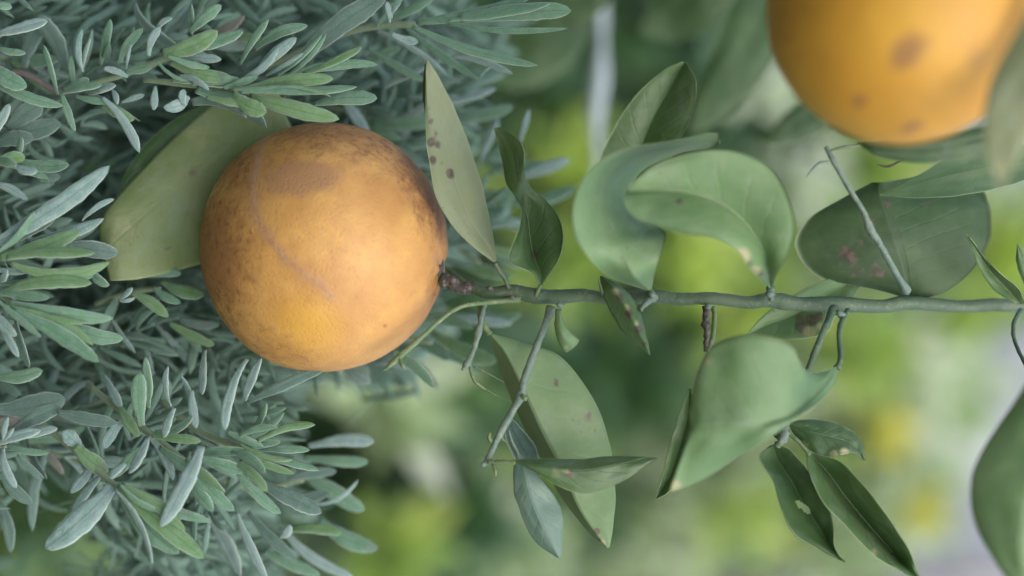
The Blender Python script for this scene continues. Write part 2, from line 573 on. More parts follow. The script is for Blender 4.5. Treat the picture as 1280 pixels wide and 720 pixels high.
def shrub(name, label, cat, clusters, mat, length, seed, root, extra=None, group=None):
    e = empty(name)
    tag(e, label, cat, group)
    leaf_cloud('foliage', clusters, mat, e, length, seed)
    r = random.Random(seed + 1)
    base = Vector((root[0], root[1], -0.02))
    for (px, py, dist, rad, cnt) in clusters:
        if rad < 20: continue
        c = W(px, py, (dist - R0) * 1000)
        m = base.lerp(c, 0.5) + Vector((r.uniform(-.08, .08), r.uniform(-.08, .08), 0.08))
        b0 = base + Vector((r.uniform(-.03, .03), r.uniform(-.03, .03), 0))
        wtube('stem', [Vector((*b0, 0.009)), Vector((*m, 0.004)), Vector((*c, 0.002))], M_SHRUB, e, sides=7, per=6)
    return e


B_DARK = bg_mat('far_leaf_dark', (0.035, 0.085, 0.045), (0.075, 0.15, 0.075), (0.14, 0.24, 0.09), (0.10, 0.24, 0.05), 0.3)
B_MID = bg_mat('far_leaf_mid', (0.07, 0.15, 0.06), (0.14, 0.25, 0.10), (0.26, 0.38, 0.16), (0.20, 0.40, 0.07))
B_HEDGE = bg_mat('hedge_leaf', (0.05, 0.11, 0.055), (0.10, 0.19, 0.09), (0.18, 0.28, 0.12), (0.15, 0.30, 0.06))
B_LIME = bg_mat('far_leaf_lime', (0.19, 0.32, 0.08), (0.32, 0.45, 0.12), (0.50, 0.56, 0.16), (0.40, 0.56, 0.08))
B_PALE = bg_mat('far_leaf_pale', (0.34, 0.48, 0.23), (0.50, 0.62, 0.38), (0.74, 0.79, 0.66), (0.42, 0.52, 0.24))
B_YEL = bg_mat('far_leaf_yellow', (0.52, 0.54, 0.06), (0.66, 0.62, 0.10), (0.7, 0.66, 0.2), (0.62, 0.62, 0.06))

shrub('background_shrub', 'blurred dark green shrub behind the space between the two oranges', 'shrub',
      [(60, 650, 1.5, 80, 60), (800, 540, 1.9, 34, 22), (690, 420, 1.8, 40, 24), (730, 600, 1.9, 34, 20), (500, 640, 1.7, 30, 20), (900, 640, 2.0, 30, 16), (980, 60, 1.9, 40, 24), (1040, 590, 2.1, 20, 12), (700, 60, 1.68, 110, 112), (890, 60, 1.68, 100, 130), (600, 470, 1.60, 75, 112), (560, 445, 1.51, 50, 56), (800, 250, 1.93, 90, 93), (775, 470, 1.76, 50, 56), (545, 640, 1.60, 55, 62),
       (1060, 60, 1.93, 120, 149), (1020, 170, 1.68, 45, 44), (640, 600, 1.85, 70, 74), (440, 610, 1.68, 70, 74), (760, 500, 1.76, 45, 44), (700, 640, 1.85, 50, 44), (380, 590, 1.68, 60, 74)],
      B_DARK, 0.06, 11, (-0.3, 1.9))
shrub('background_shrub', 'blurred mid green shrub below the spotted leaf, beside the lavender', 'shrub',
      [(620, 540, 1.9, 60, 44), (520, 540, 1.8, 60, 51), (600, 700, 2.0, 80, 68), (830, 470, 2.2, 80, 85), (860, 610, 2.3, 60, 44), (700, 250, 2.0, 70, 68), (960, 300, 2.2, 70, 68), (300, 640, 2.0, 110, 119), (820, 410, 2.0, 60, 51),
       (740, 160, 2.0, 60, 57), (1120, 300, 2.4, 100, 68), (470, 560, 2.0, 55, 44)],
      B_MID, 0.055, 12, (0.25, 1.8))
shrub('background_shrub', 'blurred yellow green shrub behind the green twig on the right', 'shrub',
      [(870, 325, 1.63, 42, 66), (700, 335, 1.55, 32, 45), (710, 190, 1.63, 42, 55), (1085, 215, 1.63, 48, 70), (1250, 315, 1.72, 48, 70), (1060, 425, 1.72, 42, 55), (920, 650, 1.72, 28, 30), (480, 690, 1.46, 40, 66), (930, 405, 1.72, 40, 45),
       (15, 700, 1.55, 20, 22), (120, 655, 1.55, 20, 22), (150, 500, 1.46, 26, 25), (105, 470, 1.46, 18, 15), (950, 330, 1.72, 34, 34), (70, 480, 1.55, 22, 19), (1085, 460, 1.81, 24, 21), (840, 350, 1.72, 26, 24), (1010, 580, 1.89, 20, 15), (600, 250, 1.63, 22, 18), (970, 60, 1.81, 24, 18), (680, 560, 1.72, 28, 18), (30, 640, 1.55, 26, 18), (1190, 400, 1.89, 34, 30)],
      B_LIME, 0.04, 13, (0.1, 2.3))
shrub('background_shrub', 'blurred pale grey green shrub in the bright lower right background', 'shrub',
      [(950, 120, 1.89, 55, 66), (990, 225, 1.81, 55, 66), (1150, 440, 1.98, 60, 66), (1020, 110, 2.06, 60, 60), (480, 495, 1.46, 42, 51), (970, 640, 2.06, 60, 55), (900, 560, 2.06, 70, 60), (770, 555, 1.89, 40, 34), (600, 645, 1.72, 36, 30),
       (1020, 520, 2.15, 60, 51), (1060, 640, 2.15, 60, 45), (700, 460, 1.89, 55, 45), (1090, 490, 2.15, 60, 55), (860, 660, 1.98, 55, 51), (1000, 400, 1.89, 60, 55), (1180, 480, 2.06, 34, 39), (1130, 590, 2.06, 40, 39), (930, 480, 2.06, 40, 36), (1040, 690, 1.98, 46, 39), (905, 610, 1.89, 30, 33), (800, 600, 1.89, 34, 27), (1230, 250, 1.98, 30, 21), (1190, 250, 2.06, 30, 21), (640, 690, 1.72, 30, 21), (560, 560, 1.72, 50, 40), (740, 690, 1.98, 60, 51)],
      B_PALE, 0.055, 14, (0.5, 2.8))
shrub('background_shrub', 'blurred shrub with yellow leaves making two yellow spots at lower right', 'shrub',
      [(1105, 545, 1.8, 24, 46), (1152, 640, 1.8, 28, 56), (1145, 545, 2.0, 8, 5), (1215, 395, 2.0, 10, 5)],
      B_YEL, 0.02, 15, (0.35, 2.4))
B_HOT = bg_mat('lime_leaf_painted_light', (0.40, 0.56, 0.10), (0.52, 0.66, 0.14), (0.66, 0.72, 0.24), (0.5, 0.66, 0.1))  # brighter lime copy, light put into the leaf colour for blurred highlights
B_WHITE = bg_mat('pale_leaf_painted_light', (0.55, 0.66, 0.46), (0.68, 0.76, 0.60), (0.8, 0.84, 0.74), (0.5, 0.6, 0.34))  # whitish copy, highlight brightness likewise painted into the leaf colour
e = empty('background_shrub')
tag(e, 'blurred shrub with lime and whitish leaves, bright spots of light painted into their colour, round the twig', 'shrub')
leaf_cloud('lime_leaves', [(872, 326, 1.6, 26, 40), (700, 328, 1.6, 20, 24), (925, 650, 1.8, 18, 26), (1062, 425, 1.8, 30, 40), (1252, 312, 1.7, 26, 36), (482, 692, 1.5, 22, 30), (1082, 212, 1.7, 26, 34),
                            (715, 205, 1.6, 20, 18), (930, 402, 1.7, 16, 16), (1010, 70, 2.0, 14, 10), (120, 660, 1.5, 12, 10), (10, 695, 1.5, 24, 26), (125, 650, 1.5, 26, 26), (60, 700, 1.5, 14, 12), (40, 655, 1.5, 12, 10), (1200, 405, 1.9, 12, 10), (640, 560, 1.8, 12, 6), (820, 600, 1.9, 14, 8)], B_HOT, e, 0.028, 31)
leaf_cloud('pale_leaves', [(1150, 440, 1.9, 34, 34), (970, 640, 2.0, 30, 26), (860, 680, 1.9, 24, 20), (900, 560, 2.0, 20, 14), (1000, 230, 1.55, 28, 30), (955, 115, 1.5, 24, 26), (1020, 175, 1.6, 12, 10), (30, 610, 1.5, 10, 6), (480, 495, 1.6, 14, 10), (1050, 690, 2.0, 24, 18),
                            (1090, 490, 2.0, 20, 14), (1175, 560, 2.0, 22, 16), (990, 500, 2.0, 22, 14), (1120, 610, 2.0, 18, 12), (760, 690, 1.9, 18, 10), (600, 655, 1.8, 12, 6)], B_WHITE, e, 0.03, 32)
for (px, py, dist) in ((872, 326, 1.6), (1062, 425, 1.8), (1252, 312, 1.7), (970, 640, 2.0), (1150, 440, 1.9), (482, 692, 1.5), (700, 328, 1.6), (1082, 212, 1.7)):
    c = W(px, py, (dist - R0) * 1000)
    wtube('stem', [Vector((0.25, 2.0, -0.02, 0.007)), Vector((0.12 + c.x * 0.5, 1.95, c.z * 0.5, 0.004)), Vector((*c, 0.0015))], M_SHRUB, e, sides=7, per=6)

# hedge masses that close the view
hg = empty('hedge')
tag(hg, 'dim green hedge far behind the shrubs and lavender', 'hedge')
leaf_cloud('foliage', [(200, 200, 2.9, 330, 1500), (500, 500, 3.1, 330, 1300), (700, 150, 3.3, 300, 1100), (100, 600, 2.7, 260, 900),
                       (950, 120, 3.5, 280, 700), (800, 420, 3.7, 230, 380), (860, 650, 3.6, 150, 160), (1030, 560, 3.5, 150, 110), (1120, 380, 3.6, 130, 130), (1010, 690, 3.4, 100, 60), (1260, 330, 3.5, 110, 80), (-100, 350, 2.6, 350, 900)], B_HEDGE, hg, 0.08, 21)
for x, y in ((-0.9, 3.2), (-0.3, 3.4), (0.4, 3.3), (1.0, 3.1)):
    wtube('stem', [Vector((x, y, -0.02, 0.03)), Vector((x + 0.05, y, 0.7, 0.022)), Vector((x, y + .05, 1.4, 0.01))], M_TRUNK, hg, sides=8, per=6)

# ================================================================== ORANGES
def orange_mat(name, base, deep, rus):
    s = NT(name)
    tc = s.n('TexCoord')
    obj = tc.outputs['Object']
    n1 = s.noise(obj, 38, 4, 0.6)
    n2 = s.noise(obj, 210, 5, 0.72)
    n3 = s.noise(obj, 420, 3, 0.65)
    vo = s.n('TexVoronoi'); vo.inputs['Scale'].default_value = 820
    s.t.links.new(obj, vo.inputs['Vector'])
    pores = s.ramp(vo.outputs['Distance'], 0.10, 0.45)
    c = s.mix(s.ramp(n1, 0.35, 0.66), base, deep)
    c = s.mix(s.ramp(s.attr('yellow'), 0.0, 1.0, 0, 0.55), c, (0.62, 0.35, 0.04))
    r_ = s.attr('russet')  # russet mask, which also carries leaf shade painted on one rim
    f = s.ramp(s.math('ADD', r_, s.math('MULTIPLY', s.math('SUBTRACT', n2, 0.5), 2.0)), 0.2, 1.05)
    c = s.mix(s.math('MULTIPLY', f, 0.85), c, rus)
    f2 = s.math('MULTIPLY', s.ramp(n3, 0.53, 0.66), s.ramp(r_, 0.15, 0.9))
    c = s.mix(s.math('MULTIPLY', f2, 0.6), c, (0.16, 0.065, 0.022))
    c = s.mix(s.math('MULTIPLY', s.ramp(n1, 0.52, 0.32), s.ramp(n2, 0.5, 0.36, 0, 0.55)), c, (0.66, 0.37, 0.07))
    sc = s.math('MULTIPLY', s.attr('scar'), s.ramp(n2, 0.25, 0.55, 0.5, 1.0))
    c = s.mix(s.math('MULTIPLY', sc, 0.9), c, s.mix(s.ramp(n3, 0.4, 0.6), (0.33, 0.175, 0.095), (0.42, 0.24, 0.13)))
    pa = s.ramp(s.math('ADD', s.attr('patch'), s.math('MULTIPLY', s.math('SUBTRACT', n2, 0.5), 0.5)), 0.25, 0.8)
    c = s.mix(s.math('MULTIPLY', pa, 0.8), c, (0.33, 0.175, 0.085))
    dk = s.ramp(s.math('ADD', s.attr('dark'), s.math('MULTIPLY', s.math('SUBTRACT', n2, 0.5), 0.8)), 0.3, 0.85)
    c = s.mix(s.math('MULTIPLY', dk, 0.7), c, (0.21, 0.095, 0.05))
    h = s.math('ADD', s.math('MULTIPLY', pores, 0.7), s.math('MULTIPLY', n2, 0.8))
    h = s.math('ADD', h, s.math('MULTIPLY', sc, 0.6))
    nrm = s.bump(h, 0.26, 0.0006)
    s.finish(c, s.math('ADD', 0.50, s.math('MULTIPLY', f, 0.2)), nrm, spec=0.45)
    s.bsdf.inputs['Subsurface Weight'].default_value = 0.12
    s.bsdf.inputs['Subsurface Radius'].default_value = (0.004, 0.002, 0.0006)
    s.bsdf.inputs['Subsurface Scale'].default_value = 1.0
    return s.m


def seg_dist(x, y, pl):
    best = 1e9
    for (x0, y0), (x1, y1) in zip(pl[:-1], pl[1:]):
        dx, dy = x1 - x0, y1 - y0
        t = max(0, min(1, ((x - x0) * dx + (y - y0) * dy) / (dx * dx + dy * dy)))
        best = min(best, math.hypot(x - x0 - t * dx, y - y0 - t * dy))
    return best


def orange(label, px, py, dep, rpx, axis, mat, fields, squash=0.985, nu=230, nv=170):
    e = empty('orange')
    tag(e, label, 'orange')
    C = W(px, py, dep)
    R_ = rpx * PX(dep)
    A = Vector(axis).normalized()
    X = A.orthogonal().normalized(); Y = A.cross(X)
    verts, faces = [], []
    at = {k: [] for k in ('russet', 'yellow', 'scar', 'patch', 'dark')}
    for i in range(nv + 1):
        th = math.pi * i / nv
        for j in range(nu):
            ph = 2 * math.pi * j / nu
            d = (X * math.cos(ph) + Y * math.sin(ph)) * math.sin(th) + A * math.cos(th)
            r = R_ * (1 - 0.035 * math.exp(-(th / 0.16) ** 2) + 0.012 * math.exp(-((th - 0.42) / 0.2) ** 2) - 0.03 * math.exp(-((math.pi - th) / 0.22) ** 2))
            r *= 1 + 0.012 * noise.noise(d * 1.4 + Vector((px, 0, 0))) + 0.004 * noise.noise(d * 5)
            r *= 1 + 0.012 * math.cos(8 * ph) * math.exp(-((th - 0.18) / 0.12) ** 2)   # creases round the stem
            p = d * r
            p -= A * p.dot(A) * (1 - squash)
            p = C + p
            verts.append(p)
            front = p.y < C.y + R_ * 0.15
            k = p.y / R0
            qx = 640 + (p.z - ZC) / (S * k); qy = 360 + p.x / (S * k)
            for key in at:
                val = 0.0
                for f in fields.get(key, ()):
                    if f[0] == 'line':
                        if front:
                            ww = f[2] * (1 + 0.5 * noise.noise(Vector((qx * 0.05, qy * 0.05, 2))))
                            jx = 3 * noise.noise(Vector((qx * 0.06, qy * 0.06, 5)))
                            val = max(val, f[3] * math.exp(-(seg_dist(qx + jx, qy + jx, f[1]) / ww) ** 2))
                    elif front:
                        _, fx, fy, fa, fb, ang, amp = f
                        dx, dy = qx - fx, qy - fy
                        ca, sa = math.cos(ang), math.sin(ang)
                        g = ((dx * ca + dy * sa) / fa) ** 2 + ((-dx * sa + dy * ca) / fb) ** 2
                        val = max(val, amp * math.exp(-g))
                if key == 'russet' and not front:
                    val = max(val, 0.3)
                at[key].append(val)
    for i in range(nv):
        for j in range(nu):
            a = i * nu + j; b = i * nu + (j + 1) % nu
            faces.append((a, a + nu, b + nu, b))
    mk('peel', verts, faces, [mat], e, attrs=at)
    # calyx: the five-lobed green-brown star where the stem leaves the fruit
    cv, cf = [], []
    n = 40
    top = R_ * 0.985
    for ring, (rr, hh) in enumerate(((0.028, 0.03), (0.07, 0.02), (0.10, -0.005), (0.115, -0.03))):
        for j in range(n):
            a = 2 * math.pi * j / n
            lob = 1 + (0.28 * math.cos(5 * a) + 0.12 * noise.noise(Vector((math.cos(a) * 2, math.sin(a) * 2, px)))) * (ring / 3)
            cv.append(C + A * (top * squash * (0.985 + hh)) + (X * math.cos(a) + Y * math.sin(a)) * R_ * rr * lob)
    for ring in range(3):
        for j in range(n):
            a = ring * n + j; b = ring * n + (j + 1) % n
            cf.append((a, a + n, b + n, b))
    cf.append(tuple(range(n)))
    mk('calyx', cv, cf, [M_BROWN], e, attrs={'mark': [0.3] * len(cv)})
    return e, C, R_


O_MAT = orange_mat('orange_peel_russet', (0.52, 0.285, 0.085), (0.42, 0.210, 0.058), (0.265, 0.122, 0.042))
O_MAT2 = orange_mat('orange_peel_bright', (0.53, 0.28, 0.030), (0.50, 0.25, 0.028), (0.30, 0.14, 0.03))
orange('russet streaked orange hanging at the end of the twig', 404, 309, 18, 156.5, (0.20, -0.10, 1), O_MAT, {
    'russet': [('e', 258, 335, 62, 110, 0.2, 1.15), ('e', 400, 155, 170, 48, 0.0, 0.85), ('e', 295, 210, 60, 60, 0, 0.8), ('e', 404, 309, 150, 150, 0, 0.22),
               ('e', 540, 225, 40, 95, -0.45, 1.35), ('e', 330, 440, 90, 40, 0.3, 0.5), ('e', 470, 180, 60, 36, 0.5, 0.7), ('e', 548, 372, 16, 40, 0, 0.7),  # first ellipse paints the tall leaf's shade on the upper-right rim, the others are russet
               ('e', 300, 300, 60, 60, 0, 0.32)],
    'yellow': [('e', 385, 405, 48, 38, 0.2, 1.0), ('e', 355, 180, 60, 14, -0.1, 0.45)],
    'patch': [('e', 375, 223, 50, 22, -0.12, 1.3)],
    'dark': [('e', 545, 268, 10, 45, -0.3, 0.6), ('e', 541, 338, 5, 7, 0, 0.55), ('e', 482, 407, 4, 4, 0, 0.8), ('e', 459, 228, 3, 3, 0, 0.6),
             ('e', 556, 380, 9, 20, 0.2, 0.7), ('e', 275, 305, 5, 9, 0.4, 0.6), ('e', 280, 328, 7, 5, 0.4, 0.6), ('e', 262, 292, 4, 5, 0, 0.6)],
    'scar': [('line', [(330, 172), (318, 215), (316, 245), (322, 275), (340, 302), (362, 328), (388, 347), (402, 358), (413, 372)], 5.0, 1.0),
             ('line', [(316, 245), (322, 275), (336, 296)], 9, 0.6), ('line', [(380, 340), (402, 358), (410, 368)], 7, 0.7)],
})
orange('clean bright orange with small brown scars, cut off by the upper edge', 1127, 8, -92, 172, (0.0, 0.1, 1), O_MAT2, {
    'russet': [('e', 980, 40, 40, 80, 0.3, 0.45)],
    'yellow': [('e', 1130, 40, 70, 50, 0, 0.9)],
    'dark': [('e', 1134, 64, 34, 24, -0.7, 1.0), ('e', 1124, 80, 12, 11, 0, 0.9), ('e', 1160, 52, 16, 12, 0, 0.6), ('e', 1074, 126, 14, 11, 0, 0.85),
             ('e', 1140, 159, 20, 9, -0.3, 0.9), ('e', 1085, 82, 12, 14, 0, 0.3)],
    'patch': [('e', 1220, 70, 26, 28, 0, 0.5)],
})

# ================================================================== ORANGE TREE
tree = empty('orange_tree')
tag(tree, 'orange tree with one long green twig crossing the picture, carrying leaves', 'orange tree')


def mmw(x, y, z, r): return Vector((x, y, z, r))


# trunk and limb stand outside the frame, above and beside it
wtube('trunk', [mmw(-0.62, 0.62, -0.03, 0.045), mmw(-0.60, 0.63, 0.5, 0.036), mmw(-0.63, 0.66, 1.0, 0.030), mmw(-0.60, 0.68, 1.5, 0.020)], M_TRUNK, tree, sides=16, per=10)
p1 = W(1280, 382, 30)
wtube('limb', [mmw(-0.62, 0.66, 0.85, 0.018), mmw(-0.35, 0.70, 1.18, 0.013), mmw(-0.12, 0.72, 1.22, 0.008), mmw(0.02, 0.735, 1.08, 0.005), mmw(p1.x, p1.y + 0.003, p1.z + 0.12, 0.0026),
               mmw(p1.x, p1.y, p1.z + 0.03, 0.0022)], M_TRUNK, tree, sides=12, per=10)
C2 = W(1127, 8, -92)
wtube('twig', [mmw(-0.12, 0.72, 1.22, 0.006), mmw(-0.10, 0.67, 1.05, 0.004), mmw(C2.x, C2.y - 0.003, C2.z + 0.10, 0.0026), mmw(C2.x, C2.y, C2.z + 0.036, 0.0024)],
      M_STEM, tree, sides=10, per=10)
br = tube('branch', [(551, 352, 14, 7.9), (562, 352, 13, 8.8), (574, 360, 12, 7.2), (592, 360, 12, 8.1), (612, 367, 10, 7.6), (640, 364, 9, 8.6), (670, 370, 8, 9.0), (700, 371, 8, 9.3), (730, 369, 7, 8.1), (762, 373, 6, 7.6), (820, 371, 4, 8.3),
                     (850, 374, 4, 7.6), (890, 373, 4, 7.9), (935, 378, 5, 7.9), (962, 375, 6, 9.2), (1000, 380, 8, 8.8), (1046, 380, 10, 9.7), (1100, 383, 14, 8.4), (1136, 379, 17, 8.8), (1200, 383, 22, 7.9), (1245, 381, 26, 8.3), (1300, 383, 30, 7.9), (1420, 383, 34, 7.9)],
          M_STEM, tree, sides=18, per=12, bumpy=0.04, mark=[(0.0, 0.16), (0.14, 0.33, 0.42), (0.86, 0.875), (0.44, 0.47, 0.4), (0.66, 0.69, 0.35)],
          knots=((0.02, 0.25, 0.012), (0.07, 0.18, 0.008), (0.115, 0.15, 0.01), (0.27, 0.12, 0.015), (0.42, 0.15, 0.012), (0.50, 0.12, 0.012), (0.66, 0.15, 0.012), (0.80, 0.10, 0.012)))
# buds and leaf scars on the branch
for bx, by, bd, brd in ((566, 350, 6, 4), (612, 360, 4, 3.5), (640, 372, 3, 3.2), (700, 381, 0, 4), (962, 367, -3, 5), (815, 368, -3, 4), (1050, 392, 2, 5), (885, 383, 0, 4)):
    tube('bud', [(bx - brd, by, bd, brd * .3), (bx - brd * .3, by, bd - .6, brd), (bx + brd * .6, by + 1, bd - .4, brd * .8), (bx + brd * 1.4, by + 1, bd, brd * .2)],
         M_GREY if bx > 650 else M_BROWN, tree, sides=8, per=3, bumpy=0.2)

# --- twigs
tube('twig', [(690, 385, 4, 5), (682, 405, 2, 4.6), (668, 440, 0, 4.4), (655, 475, -2, 4.4), (651, 494, -2, 5.2), (640, 515, -3, 4.6), (626, 540, -4, 4.6), (614, 565, -4, 3.8), (609, 580, -4, 3)],
     M_GREY, tree, knots=((0.5, 0.35, 0.03), (0.93, 0.3, 0.03), (0.3, 0.15, 0.03)))
for a in (((652, 494, -6, 3), (656, 498, -7, 3.4), (657, 501, -7, 1.6)), ((630, 537, -4, 2), (627, 548, -4, 2), (634, 552, -4, 1.2)), ((614, 553, -5, 2.2), (611, 547, -5, 2.8), (613, 541, -5, 1.5)),
          ((607, 578, -4, 3), (604, 581, -5, 3.4), (603, 577, -5, 1)), ((616, 577, -4, 2), (619, 588, -5, 2.6), (620, 595, -5, 1.2))):
    tube('bud', a, M_YOUNG if a[0][0] > 610 else M_GREY, tree, sides=8, per=4, bumpy=0.15)
tube('twig', [(650, 374, 8, 3), (610, 378, 6, 3.2), (575, 384, 2, 2.6), (548, 402, 0, 2.8), (520, 428, -1, 3.2), (500, 445, -2, 4.0), (487, 456, -2, 2.2)], M_YOUNG, tree, bumpy=0.1)
tube('bud', [(500, 444, -3, 1), (492, 452, -4, 4.0), (484, 460, -4, 2.8), (478, 463, -4, 1)], M_YOUNG, tree, sides=8, per=4, bumpy=0.3)
tube('bud', [(498, 446, -3, 1), (503, 456, -4, 2.6), (506, 462, -4, 1)], M_YOUNG, tree, sides=8, per=4, bumpy=0.3)
tube('twig', [(606, 378, 7, 2.6), (602, 396, 4, 3.2), (597, 420, 2, 3.6), (591, 440, 1, 3.2), (583, 456, 0, 3.6), (578, 463, 0, 1.6)], M_GREY, tree, knots=((0.8, 0.4, 0.06), (0.35, 0.3, 0.05)), bumpy=0.15)
tube('twig', [(590, 440, 1, 1.6), (588, 458, 1, 2.0), (592, 474, 0, 2.2), (600, 482, 0, 2.6), (607, 487, 0, 1.2)], M_YOUNG, tree, sides=8, per=6)
tube('twig', [(592, 458, 2, 0.9), (612, 468, 2, 0.8), (630, 478, 3, 0.5)], M_YOUNG, tree, sides=6, per=6)
tube('twig', [(604, 484, 1, 0.8), (620, 494, 2, 0.7), (638, 502, 3, 0.4)], M_YOUNG, tree, sides=6, per=6)
tube('twig', [(1134, 364, 6, 3.8), (1118, 338, -2, 3.6), (1098, 302, -8, 4.2), (1088, 287, -10, 4.8), (1078, 262, -12, 3.6), (1058, 230, -14, 3.2), (1040, 198, -16, 3.4), (1032, 183, -16, 2)],
     M_GREY, tree, knots=((0.44, 0.25, 0.03), (0.15, 0.15, 0.04)))
tube('twig', [(1038, 188, -16, 1.5), (1055, 184, -16, 2.2), (1072, 182, -15, 2), (1082, 178, -15, 1.2)], M_YOUNG, tree, sides=8, per=6)
tube('twig', [(1036, 202, -16, 1.6), (1024, 204, -17, 1.8), (1014, 213, -18, 1.2), (1008, 221, -18, 0.6)], M_GREY, tree, sides=8, per=6)
tube('twig', [(1096, 206, -8, 0.5), (1110, 208, -8, 1.6), (1122, 203, -8, 1.2), (1130, 200, -8, .5)], M_BROWN, tree, sides=8, per=6)
tube('twig', [(1042, 386, 4, 4.2), (1034, 404, -4, 4.2), (1022, 432, -8, 4.2), (1010, 462, -6, 4.0), (996, 500, -2, 3.6), (978, 538, 0, 4.6), (970, 548, 0, 3.2)], M_STEM, tree, knots=((0.97, 0.4, 0.04),), bumpy=0.08)
tube('bud', [(978, 532, -4, 2), (980, 540, -5, 6.5), (976, 552, -5, 5), (970, 556, -5, 2)], M_GREY, tree, sides=9, per=5, bumpy=0.25)
tube('twig', [(884, 384, 4, 4.6), (882, 402, 3, 4.0), (884, 420, 3, 3.8), (882, 440, 3, 2.6)], M_BROWN, tree, bumpy=0.25, knots=((0.4, 0.4, 0.05), (0.8, 0.35, 0.05)))
tube('twig', [(892, 384, 0, 2.4), (893, 402, -2, 3.0), (890, 425, -3, 3.2), (884, 440, -4, 2)], M_YOUNG, tree, bumpy=0.15)
tube('twig', [(818, 372, 0, 4), (808, 378, -4, 4), (800, 388, -5, 3)], M_GREY, tree, bumpy=0.15)
tube('twig', [(1276, 388, 20, 2.5), (1268, 402, 14, 2.8), (1267, 420, 10, 2.6), (1274, 440, 4, 2.6), (1290, 470, -10, 2.6), (1300, 490, -30, 2.6)], M_STEM, tree, sides=8)
tube('thorn', [(756, 372, -1, 3.0), (752, 362, -4, 2.2), (748, 348, -6, 0.5)], M_STEM, tree, sides=8, per=5)


def P3(*a): return a


# --- leaves
# behind the first orange, on its left
lf = leaf(tree, [((350, 118, 34), (352, 124, 34), (352, 130, 34)), ((300, 112, 34), (330, 142, 32), (372, 190, 34)), ((262, 134, 33), (297, 168, 30), (350, 260, 38)), ((205, 185, 30), (248, 210, 28), (320, 320, 40)),
                 ((160, 232, 28), (196, 254, 25), (250, 330, 32)), ((134, 262, 26), (158, 288, 22), (196, 345, 22)), ((124, 284, 25), (142, 303, 20), (158, 350, 18)), ((125, 300, 24), (130, 322, 20), (137, 351, 18))],
          G_OLIVE, cup=1.5, wave=0.6, marks=[(210, 311, 4, 1.0), (283, 183, 6, .5), (240, 214, 9, .55), (222, 228, 6, .35)], pales=[(150, 285, 34, .38), (250, 170, 38, .35)], lab='broad olive green leaf behind the russet orange')
stalk(lf, [(352, 124, 34, 3), (372, 132, 40, 3), (420, 170, 62, 3), (520, 300, 66, 3), (585, 358, 30, 3)], M_YOUNG)
sleaf(tree, [(330, 128, 44), (270, 140, 40), (210, 178, 36), (165, 225, 33), (146, 256, 30)], [2, 10, 12, 9, 1], [2, 14, 18, 12, 1], G_TOP, lab='narrow shaded leaf behind the olive leaf')
# tall pale underside leaf
lf = leaf(tree, [((619, 329, 2), (620, 329, 2), (621, 328, 2)), ((596, 312, 0), (610, 309, 2), (617, 300, 4)), ((566, 284, -2), (590, 280, 1), (611, 268, 6)), ((545, 245, -3), (573, 240, 0), (602, 228, 6)),
                 ((536, 200, -2), (560, 196, 0), (590, 190, 7)), ((533, 158, 0), (547, 150, 1), (575, 152, 7)), ((532, 118, 2), (538, 112, 2), (560, 118, 6)), ((532, 92, 3), (535, 88, 3), (546, 92, 5)), ((533, 75, 4), (533, 74, 4), (534, 74, 4))],
          G_PALE, G_DARK, cup=1.0, wave=0.4, marks=[(539, 178, 7, .8), (547, 182, 6, .7), (541, 200, 6, .9), (563, 217, 6, 1.0), (539, 152, 5, .6), (544, 165, 4, .7), (552, 205, 3, .6), (535, 135, 5, .5)],
          lab='tall pale leaf underside with purple brown spots beside the russet orange')
stalk(lf, [(619, 328, 2, 2.4), (624, 338, 3, 3.0), (631, 348, 5, 3), (636, 360, 6, 2.4)], M_STEM)
sleaf(tree, [(541, 172, 3.6), (536, 140, 3.8), (533, 108, 4.4), (532, 80, 4.6)], [2, 5, 5, 1], [2, 2, 2, 1], G_DARK, nu=16, nv=6, wave=0.2, cup=0, name='leaf_fold')
# twisted leaf
lf = leaf(tree, [((675, 357, 4), (676, 357, 4), (678, 356, 4)), ((664, 340, 0), (676, 342, 4), (690, 338, 2)), ((638, 327, -6), (668, 322, 6), (700, 318, 0)), ((641, 308, -8), (663, 300, 8), (704, 296, 0)),
                 ((650, 285, -6), (660, 276, 7), (698, 272, 2)), ((652, 262, -4), (656, 256, 4), (682, 250, 3)), ((643, 245, 0), (652, 240, 0), (662, 232, 2)), ((632, 228, 3), (647, 222, -1), (655, 214, -2)),
                 ((627, 200, 4), (642, 196, 0), (655, 190, -3)), ((622, 180, 4), (634, 176, 1), (647, 174, -2)), ((617, 160, 3), (620, 159, 3), (628, 160, 2))],
          G_TOP, G_UNDER, cup=0.6, wave=0.8, marks=[(668, 318, 9, .6), (634, 186, 7, .45), (622, 166, 5, .5)], lab='small twisted dark green leaf above the twig')
stalk(lf, [(676, 356, 4, 2), (673, 362, 5, 2.6), (670, 370, 6, 2.4)], M_YOUNG)
# upright leaf behind the curled pair
leaf(tree, [((800, 250, 34), (802, 250, 34), (804, 250, 34)), ((752, 212, 30), (796, 222, 32), (830, 215, 28)), ((758, 180, 28), (800, 188, 30), (848, 180, 24)), ((778, 142, 26), (815, 150, 28), (863, 148, 22)),
            ((805, 108, 24), (835, 115, 26), (870, 118, 20)), ((833, 86, 22), (848, 92, 24), (868, 96, 20)), ((852, 77, 22), (856, 78, 22), (861, 82, 21))], G_TOP, cup=1.5, wave=0.8, lab='upright dark green leaf behind the curled leaves')
